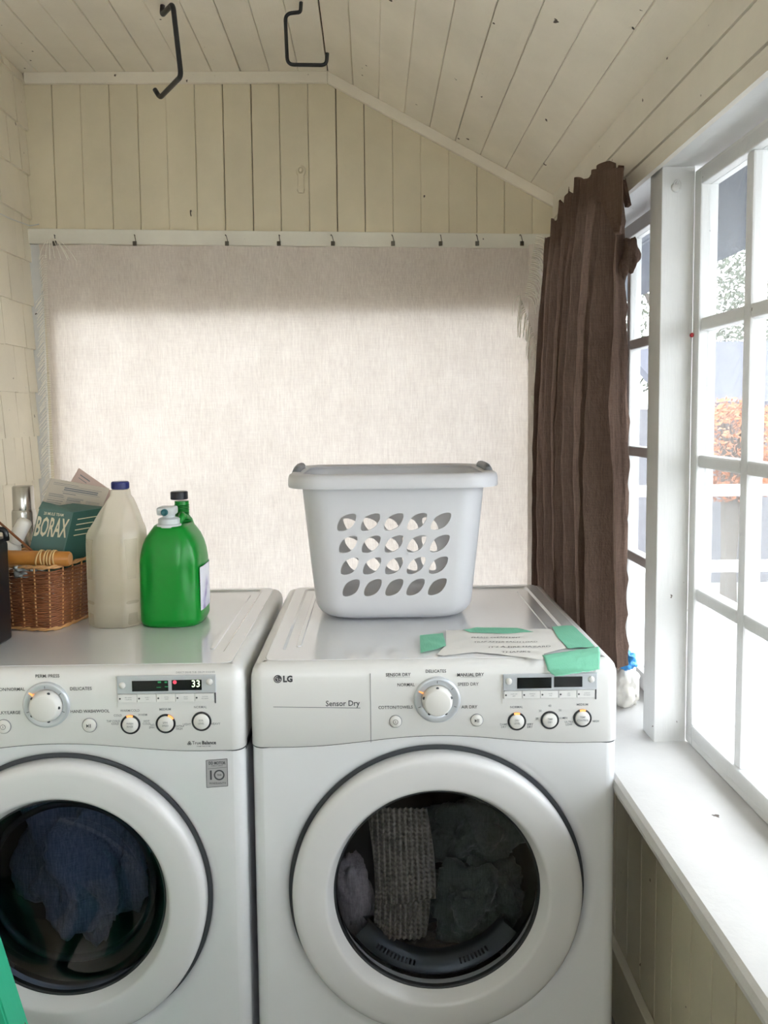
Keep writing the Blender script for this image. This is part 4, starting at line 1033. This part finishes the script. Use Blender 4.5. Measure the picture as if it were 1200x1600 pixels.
# metal can
cc = at(37, 790, Y=1.965)
can = empty('spray_can', (cc.x, 1.965, ZTOP), 'tall silver spray can with a shiny cap behind the wicker basket', 'can')
zc_ = at(37, 796, Y=1.965).z; ztp = at(37, 759, Y=1.965).z
obj('can_body', lathe(B(), [(.026, ZTOP), (.029, ZTOP+.003), (.029, zc_-.006), (.027, zc_), (.026, zc_)], (cc.x, 1.965, 0), 'Z', 40), 'chrome', can, True, angle=40)
obj('cap', lathe(B(), [(.0255, zc_), (.0255, ztp-.003), (.023, ztp), (0, ztp)], (cc.x, 1.965, 0), 'Z', 40), 'chrome', can, True, angle=40)
# black case at the left edge
xb = at(0, 1008, Z=ZTOP).x+.004
bk = empty('black_case', (xb-.12, 1.56, ZTOP), 'black box-shaped case at the left edge of the washer top', 'case')
ztp = at(18, 845, Y=1.655).z
obj('shell', box(B(), xb-.24, xb-.002, 1.49, 1.655, ZTOP, ztp, .006, 3), 'blackbox', bk, True, angle=40)
obj('lid', box(B(), xb-.243, xb+.001, 1.487, 1.658, ztp+.0005, ztp+.010, .003, 2), 'blackbox', bk, True, angle=40)
pa_, pb_ = at(-45, 845, Y=1.62), at(10, 845, Y=1.62)
obj('handle', tube(B(), fillet([Vector((pa_.x, 1.62, ztp+.006)), Vector((pa_.x, 1.62, ztp+.03)), Vector((pb_.x, 1.62, ztp+.03)), Vector((pb_.x, 1.62, ztp+.006))], .02), .006, 8), 'blackbox', bk, True)
# pencil poking up behind the case
a, b = at(-6, 812, Y=1.74), at(17, 832, Y=1.74)
tag(obj('pencil', tube(B(), [b+(b-a)*1.5, b, a], .003, 6), 'wick'), 'thin reddish pencil slanting behind the black case', 'pencil')

# ================================================================ CLOTHS AND CURTAIN
def cl(u, v):
    """hung cloth: u from left to right, v from top to bottom"""
    x = -1.040 + u*1.545; ztop = 2.000-.022*u - .004*abs(math.sin(u*PI*8.3)); z = ztop - v*(ztop-.80)
    y = YB-.034 + .023*min(1, v*5) + .004*math.sin(x*21+1.2*v)*(.2+.8*v) + .004*noise.noise(Vector((x*5, z*3, 0))) + .0015*noise.noise(Vector((x*22, z*30, 4)))*(.4+v)
    y += .008*math.exp(-((u-.41)/.015)**2)*(v-.5)
    x += .018*v*max(0, 1-u/.08)
    return Vector((x, min(y, YB-(.024 if v < .04 else .003)), z))
cloth_o = empty('hung_cloth', (-.27, YB-.03, .80), 'unbleached linen cloth hung from hooks across the back window', 'cloth')
obj('sheet', grid(B(), 260, 200, cl), 'linen', cloth_o, True, recalc=False)
# right end turned over on itself, widening then tapering down
def fold(u, v):
    z = 1.985 - v*1.10
    xr = [.545, .558, .575, .575, .565, .548][min(5, int(v*5))]; xr2 = [.558, .575, .575, .565, .548, .54][min(5, int(v*5))]; f = v*5-int(min(v, .999)*5)
    x0_, x1_ = .498-.02*math.sin(PI*min(1, v*3))*0, (xr+(xr2-xr)*min(f, 1))
    x = x0_ + (x1_-x0_)*u
    return Vector((x, YB-.040 - .018*math.sin(u*PI)*(1-.5*v) + .003*noise.noise(Vector((u*3, v*9, 7))), z))
obj('turned_edge', grid(B(), 24, 90, fold), 'linen', cloth_o, True, recalc=False)
# fringes
def strand(bm, p, d, ln, r=.0019, out=0):
    pts_ = [Vector(p)+Vector((d[0]*ln*math.sin(t*1.5), -.004*math.sin(t*3)-out*t, d[2]*ln*t*.9+(.25*ln*math.sin(t*3.0)))) for t in (i/5 for i in range(6))]
    tube(bm, pts_, r, 4, caps=False)
bm = B()
for i in range(34):   # upper fringe arcs at the right corner
    t = i/33; p0 = at(838-18*t, 368+95*t, Y=YB-.064)
    strand(bm, p0, (random.uniform(.5, .9), 0, -1), random.uniform(.045, .075), out=.010)
for i in range(40):   # fringe along the turned edge lower down
    t = i/39; p0 = at(812+44*t, 462+120*t, Y=YB-.062)
    strand(bm, p0, (random.uniform(-.35, -.05), 0, -1), random.uniform(.05, .11), out=.012)
for i in range(150):  # fine side fringe down both edges of the cloth
    t = i/149; p0 = at(820-8*0+36*min(1, t*1.4)-14*max(0, t-.6), 620+300*t, Y=YB-.05); strand(bm, p0+Vector((.02, 0, 0)), (.6, 0, -.6), .03)
o = obj('right_fringe', bm, 'fringe', cloth_o, True, recalc=False); o['kind'] = 'stuff'
bm = B()
for i in range(190):
    t = i/189; p0 = at(73+17*t, 400+520*t, Y=YB-.04); ln = random.uniform(.026, .042)*(1 if t > .12 else .6)
    tube(bm, [p0, p0+Vector((-ln*.5, -.003, .002)), p0+Vector((-ln, 0, -ln*.5))], .001, 4, caps=False)
for i in range(9):
    p0 = at(80, 372, Y=YB-.045); a = -.6+i*.28; ln = random.uniform(.05, .085)
    tube(bm, [p0, p0+Vector((math.sin(a)*ln*.4, -.01, -.01)), p0+Vector((math.sin(a)*ln*.8, -.012, -.03-ln*.2)), p0+Vector((math.sin(a)*ln, -.01, -.045-ln*.35))], .0012, 4, caps=False)
o = obj('left_fringe', bm, 'fringe', cloth_o, True, recalc=False); o['kind'] = 'stuff'
# hooks on the rail
first = None
NAMES_H = ['at the far left end beside the fringe', 'second from the left', 'third from the left', 'fourth from the left', 'middle one of nine', 'fourth from the right', 'third from the right', 'second from the right', 'at the right end by the fringe']
for i, px in enumerate((87, 212, 354, 438, 519, 614, 690, 746, 814)):
    c = at(px, 374, Y=YB-.026)
    if first is None:
        r = empty('cloth_hook', c)
        pts_ = [c+Vector(v) for v in ((-.003, .004, .012), (-.004, -.002, .015), (-.001, -.006, .010), (.001, -.007, 0), (.003, -.008, -.008), (0, -.010, -.014), (-.003, -.007, -.010))]
        obj('wire', tube(B(), fillet(pts_, .003, 3), .0012, 6), 'hookm', r, True)
        obj('clip', box(B(), c.x-.006, c.x+.006, c.y-.013, c.y-.008, c.z-.022, c.z-.008, .0012), 'hookm', r)
        first = r
    else:
        r = first.copy(); COL.objects.link(r); r.location = c
        for ch in first.children: q = ch.copy(); COL.objects.link(q); q.parent = r
        r.rotation_euler = (0, 0, random.uniform(-.4, .4))
    tag(r, 'tarnished hook and clip on the rail, ' + NAMES_H[i], 'hook', 'hooks holding the linen cloth')

# --- brown curtain
bc = empty('brown_curtain', (.55, 2.05, .86), 'brown linen curtain bunched in deep folds in front of the right windows', 'curtain')
def smooth(t): return t*t*(3-2*t)
def cur(u, v):
    # u: far (0) to near (1); v: top to bottom
    Yc = 2.40 - u*.69
    ztop = 2.012 + .035*math.sin(u*PI)*(1-.4*u) - .045*(1-min(1, u*3)) - .03*max(0, u-.85)/.15 + .012*math.sin(u*47)+.006*math.sin(u*90)
    z = ztop - v*(ztop-.865)
    A = .034+.026*smooth(min(1, v*1.6))
    ph = u*PI*2*8.2 + 1.6*noise.noise(Vector((u*5, v*1.3, 0))) + .5*v
    w = 1-2*abs(math.sin(ph/2))**.75 + .30*math.sin(2.3*ph+1+v)+.12*math.sin(4.7*ph+v*2)
    x = .548 + .016*v*u + .006*(1-u)*v + A*.88*w*(1-.35*max(0, 1-v*5))
    x += -.012*math.sin(PI*v)*u
    y = Yc + .018*math.cos(ph*1.0)*(.4+v) + .006*noise.noise(Vector((u*9, v*6, 2)))
    x += .004*noise.noise(Vector((u*20, v*14, 5)))
    # near edge: slants and bulges
    if u > .8: y -= (u-.8)/.2*.035*math.sin(PI*min(1, v*1.05))
    # bottom gathers into a point at the near corner
    if u > .72 and v > .8: z -= .05*smooth((v-.8)/.2)*math.exp(-((u-.86)/.05)**2)
    y += (.014 if u < .2 else 0)*v
    return Vector((min(x, .578 if z > 1.93 else .612), min(y, YB-.045), z))
def curthin(u, v):
    return cur(u, v)
bm = grid(B(), 380, 150, cur)
obj('curtain_panel', bm, 'brown', bc, True, recalc=False)
def lump(c, r, seed, mat='brown', amp=.28, name='lump'):
    bm = B(); bmesh.ops.create_icosphere(bm, subdivisions=4, radius=1)
    for v in bm.verts:
        d = v.co.normalized(); w = d*1.7+Vector((seed, 0, 0)); f = 1+amp*noise.noise(w)-amp*.6*abs(noise.noise(w*2.4))
        v.co = Vector((c[0]+d.x*r[0]*f, c[1]+d.y*r[1]*f, c[2]+d.z*r[2]*f))
    return obj(name, bm, mat, bc, True)
c = at(983, 398, X=.575); lump(c, (.022, .026, .040), 2, name='knotted_bunch'); c2 = at(972, 420, X=.56); lump(c2, (.014, .018, .026), 5, name='knotted_bunch')
# turned-down heading flap and strap
p1, p2, p3, p4, p5 = at(945, 264, X=.508), at(976, 262, X=.512), at(974, 345, X=.512), at(968, 368, X=.512), at(938, 303, X=.508)
def ff(u, v):
    a_ = p1.lerp(p2, u); b_ = p5.lerp(p3, u); c__ = p4.lerp(p4+Vector((0, -.006, .004)), u)
    q = a_.lerp(b_, v/.5) if v < .5 else b_.lerp(c__, (v-.5)/.5)
    return q+Vector((-.006*math.sin(u*PI*2)-.004, 0, 0))
bm = grid(B(), 16, 24, ff); bmesh.ops.recalc_face_normals(bm, faces=bm.faces[:]); bmesh.ops.solidify(bm, geom=bm.faces[:], thickness=.002); obj('heading_flap', bm, 'brown', bc, True)
q1, q2_ = at(973, 283, X=.56), at(982, 322, X=.56)
bm = B(); hexa(bm, [q2_+Vector((-.004, .012, 0)), q2_+Vector((-.004, -.008, 0)), q2_+Vector((.004, -.008, 0)), q2_+Vector((.004, .012, 0)), q1+Vector((-.004, .012, 0)), q1+Vector((-.004, -.01, 0)), q1+Vector((.004, -.01, 0)), q1+Vector((.004, .012, 0))]); obj('heading_strap', bm, 'brown', bc)
for (x_, y_, w_, h_) in ((870, 348, 14, 30), (893, 312, 12, 40), (905, 300, 14, 30), (922, 286, 14, 34), (935, 272, 12, 40)):
    a_, b_ = at(x_, y_, X=.54), at(x_+w_, y_+h_, X=.54)
    def hf(u, v, a_=a_, b_=b_): return Vector((.540-.010*math.sin(u*PI), a_.y+(b_.y-a_.y)*u, a_.z+(b_.z-a_.z)*v))
    bm = grid(B(), 10, 8, hf); bmesh.ops.recalc_face_normals(bm, faces=bm.faces[:]); bmesh.ops.solidify(bm, geom=bm.faces[:], thickness=.0015); obj('heading_pleat', bm, 'brown', bc, True)

# ================================================================ SMALL WALL AND CEILING THINGS
def rod_hook(pts, r, label):
    o = tag(obj('ceiling_hook', tube(B(), fillet(pts, .018, 6), r, 12), 'blackm', None, True), label, 'hook', 'black utility hooks in the ceiling'); return o
Yh = 2.085
P_ = [at(x, y, Y=Yh) for x, y in ((470.5, 4), (469.5, 19), (445.5, 21.5), (449, 101), (510, 102), (511.5, 83))]
P_.insert(0, Vector((P_[0].x, Yh, ZC+.002))); P_[1] = P_[0]*.5+P_[2]*.5
rod_hook(P_, .0048, 'thin black bent-rod hook screwed in the ceiling, seen square on, nearer the roof ridge')
P_ = [at(253, 24, Y=2.09), at(270, 6, Y=2.00), at(283, 119, Y=2.00), at(250, 153, Y=2.16), at(242, 140, Y=2.17)]
P_.insert(0, Vector((P_[0].x, 2.10, ZC+.002)))
rod_hook(P_, .0064, 'thick black bent-rod hook screwed in the flat ceiling on the left')
# screw plates under paint
bm = B(); c = at(470, 267, Y=YB); lathe(bm, [(.019, 0), (.018, -.004), (.010, -.006), (.006, -.012), (0, -.013)], c, 'Y', 24, sx=.8); c2 = at(470, 296, Y=YB)
box(bm, c.x-.010, c.x+.010, YB-.006, YB, c2.z-.012, c.z, .003); lathe(bm, [(.012, 0), (.011, -.006), (0, -.008)], c2, 'Y', 20)
tag(obj('coat_hook', bm, 'wallb', None, True, angle=40), 'old hook plate painted over cream, high on the back wall', 'hook')
c = at(299, 330, Y=YB); bm = B(); tube(bm, fillet([c, c+Vector((0, -.014, 0)), c+Vector((.001, -.016, -.014)), c+Vector((0, -.006, -.016))], .006), .0018, 6)
tag(obj('cup_hook', bm, 'hookm', None, True), 'small dark screw hook in the back wall boards above the rail', 'hook')
c = at(1056, 290, Y=1.598); bm = B(); lathe(bm, [(.010, 0), (.009, -.003), (.004, -.004)], c+Vector((0, 0, -.004)), 'Y', 16)
tube(bm, [c+Vector((.008*math.sin(t), -.010, .010*math.cos(t)-.001)) for t in (i*.5-1.4 for i in range(9))], .0016, 6); tube(bm, [c, c+Vector((0, -.011, .009))], .0018, 6)
tag(obj('cup_hook', bm, 'white', None, True), 'white painted screw hook at the top of the window post', 'hook')
c = at(1078, 525, X=XG); tag(obj('push_pin', lathe(B(), [(.004, 0), (.005, .003), (.003, .006), (0, .007)], (0, 0, 0), 'Z', 16, mtx=Matrix.Translation((c.x-.001, 1.592, c.z)) @ Matrix.Rotation(-PI/2, 4, 'Y')), 'red_pl', None, True), 'tiny red pin on the window frame beside the post', 'pin')
bm = B(); w0, w1, w2 = at(-30, 318, X=XL+.02), at(14, 341, X=XL+.02), at(47, 353, X=XL+.02); tube(bm, fillet([w0, w1, w2, w2+Vector((.03, -.005, .004))], .03), .0016, 6)
tag(obj('wire', bm, 'white', None, True), 'thin painted wire tacked across the shingles at upper left', 'wire')
# blue bag on the sill behind the curtain end
c = at(988, 1046, X=.60)
def bagf(bm, c, r, seed):
    bmesh.ops.create_icosphere(bm, subdivisions=4, radius=1)
    for v in bm.verts:
        d = v.co.normalized(); f = 1+.35*noise.noise(d*2+Vector((seed, 0, 0)))-.3*abs(noise.noise(d*4+Vector((0, seed, 0)))); v.co = Vector((c[0]+d.x*r[0]*f, c[1]+d.y*r[1]*f, max(ZS+.006, c[2]+d.z*r[2]*f)))
    return bm
bag_o = empty('plastic_bag', (.60, 1.80, ZS+.005), 'crumpled white plastic bag with a bright blue top on the sill behind the curtain', 'bag')
obj('white_part', bagf(B(), (.600, 1.80, .80), (.035, .035, .06), 3), 'whitepl', bag_o, True)
obj('blue_part', bagf(B(), (.598, 1.775, .868), (.022, .025, .022), 6), 'blue_pl', bag_o, True)
# green step stool
st = empty('step_stool', (-.62, 1.0, 0), 'chipped green painted wooden step stool leg at the bottom left corner', 'stool')
def leg(y0_, y1_, xb0, xt0, zt_, w=.075):
    bm = B(); hexa(bm, [(xb0-w, y0_, 0), (xb0, y0_, 0), (xb0, y1_, 0), (xb0-w, y1_, 0), (xt0-w, y0_, zt_), (xt0, y0_, zt_), (xt0, y1_, zt_), (xt0-w, y1_, zt_)])
    bmesh.ops.bevel(bm, geom=bm.edges[:], offset=.003, segments=2, affect='EDGES'); return bm
yl0, yl1 = 1.16, 1.21
g0, g1 = at(0, 1455, Y=yl1), at(46, 1600, Y=yl1); sl = (g1.x-g0.x)/(g1.z-g0.z)
xf, xtp = g0.x - sl*g0.z*1.0, g0.x+sl*(.66-g0.z)
obj('leg', leg(yl0, yl1, xf, xtp, .66), 'gpaint', st); obj('leg', leg(.78, .83, xf, xtp, .66), 'gpaint', st)
obj('leg', leg(yl0, yl1, xtp-.35, xtp-.10, .66), 'gpaint', st); obj('leg', leg(.78, .83, xtp-.35, xtp-.10, .66), 'gpaint', st)
obj('top', box(B(), xtp-.21, xtp-.005, .76, 1.23, .66, .685, .004), 'gpaint', st); obj('step', box(B(), xf+sl*.33-.10, xf+sl*.33-.01, .831, 1.159, .32, .345, .003), 'gpaint', st)

for o in list(bpy.data.objects):
    if o.type == 'MESH' and o.name.split('.')[0] in ('small_print', 'printed_text', 'printed_lines', 'side_print', 'dial_marks', 'emblem_lines', 'green_segments', 'printed_rule', 'sticker_print', 'handwriting', 'button_text', 'stem'):
        o['kind'] = 'stuff'
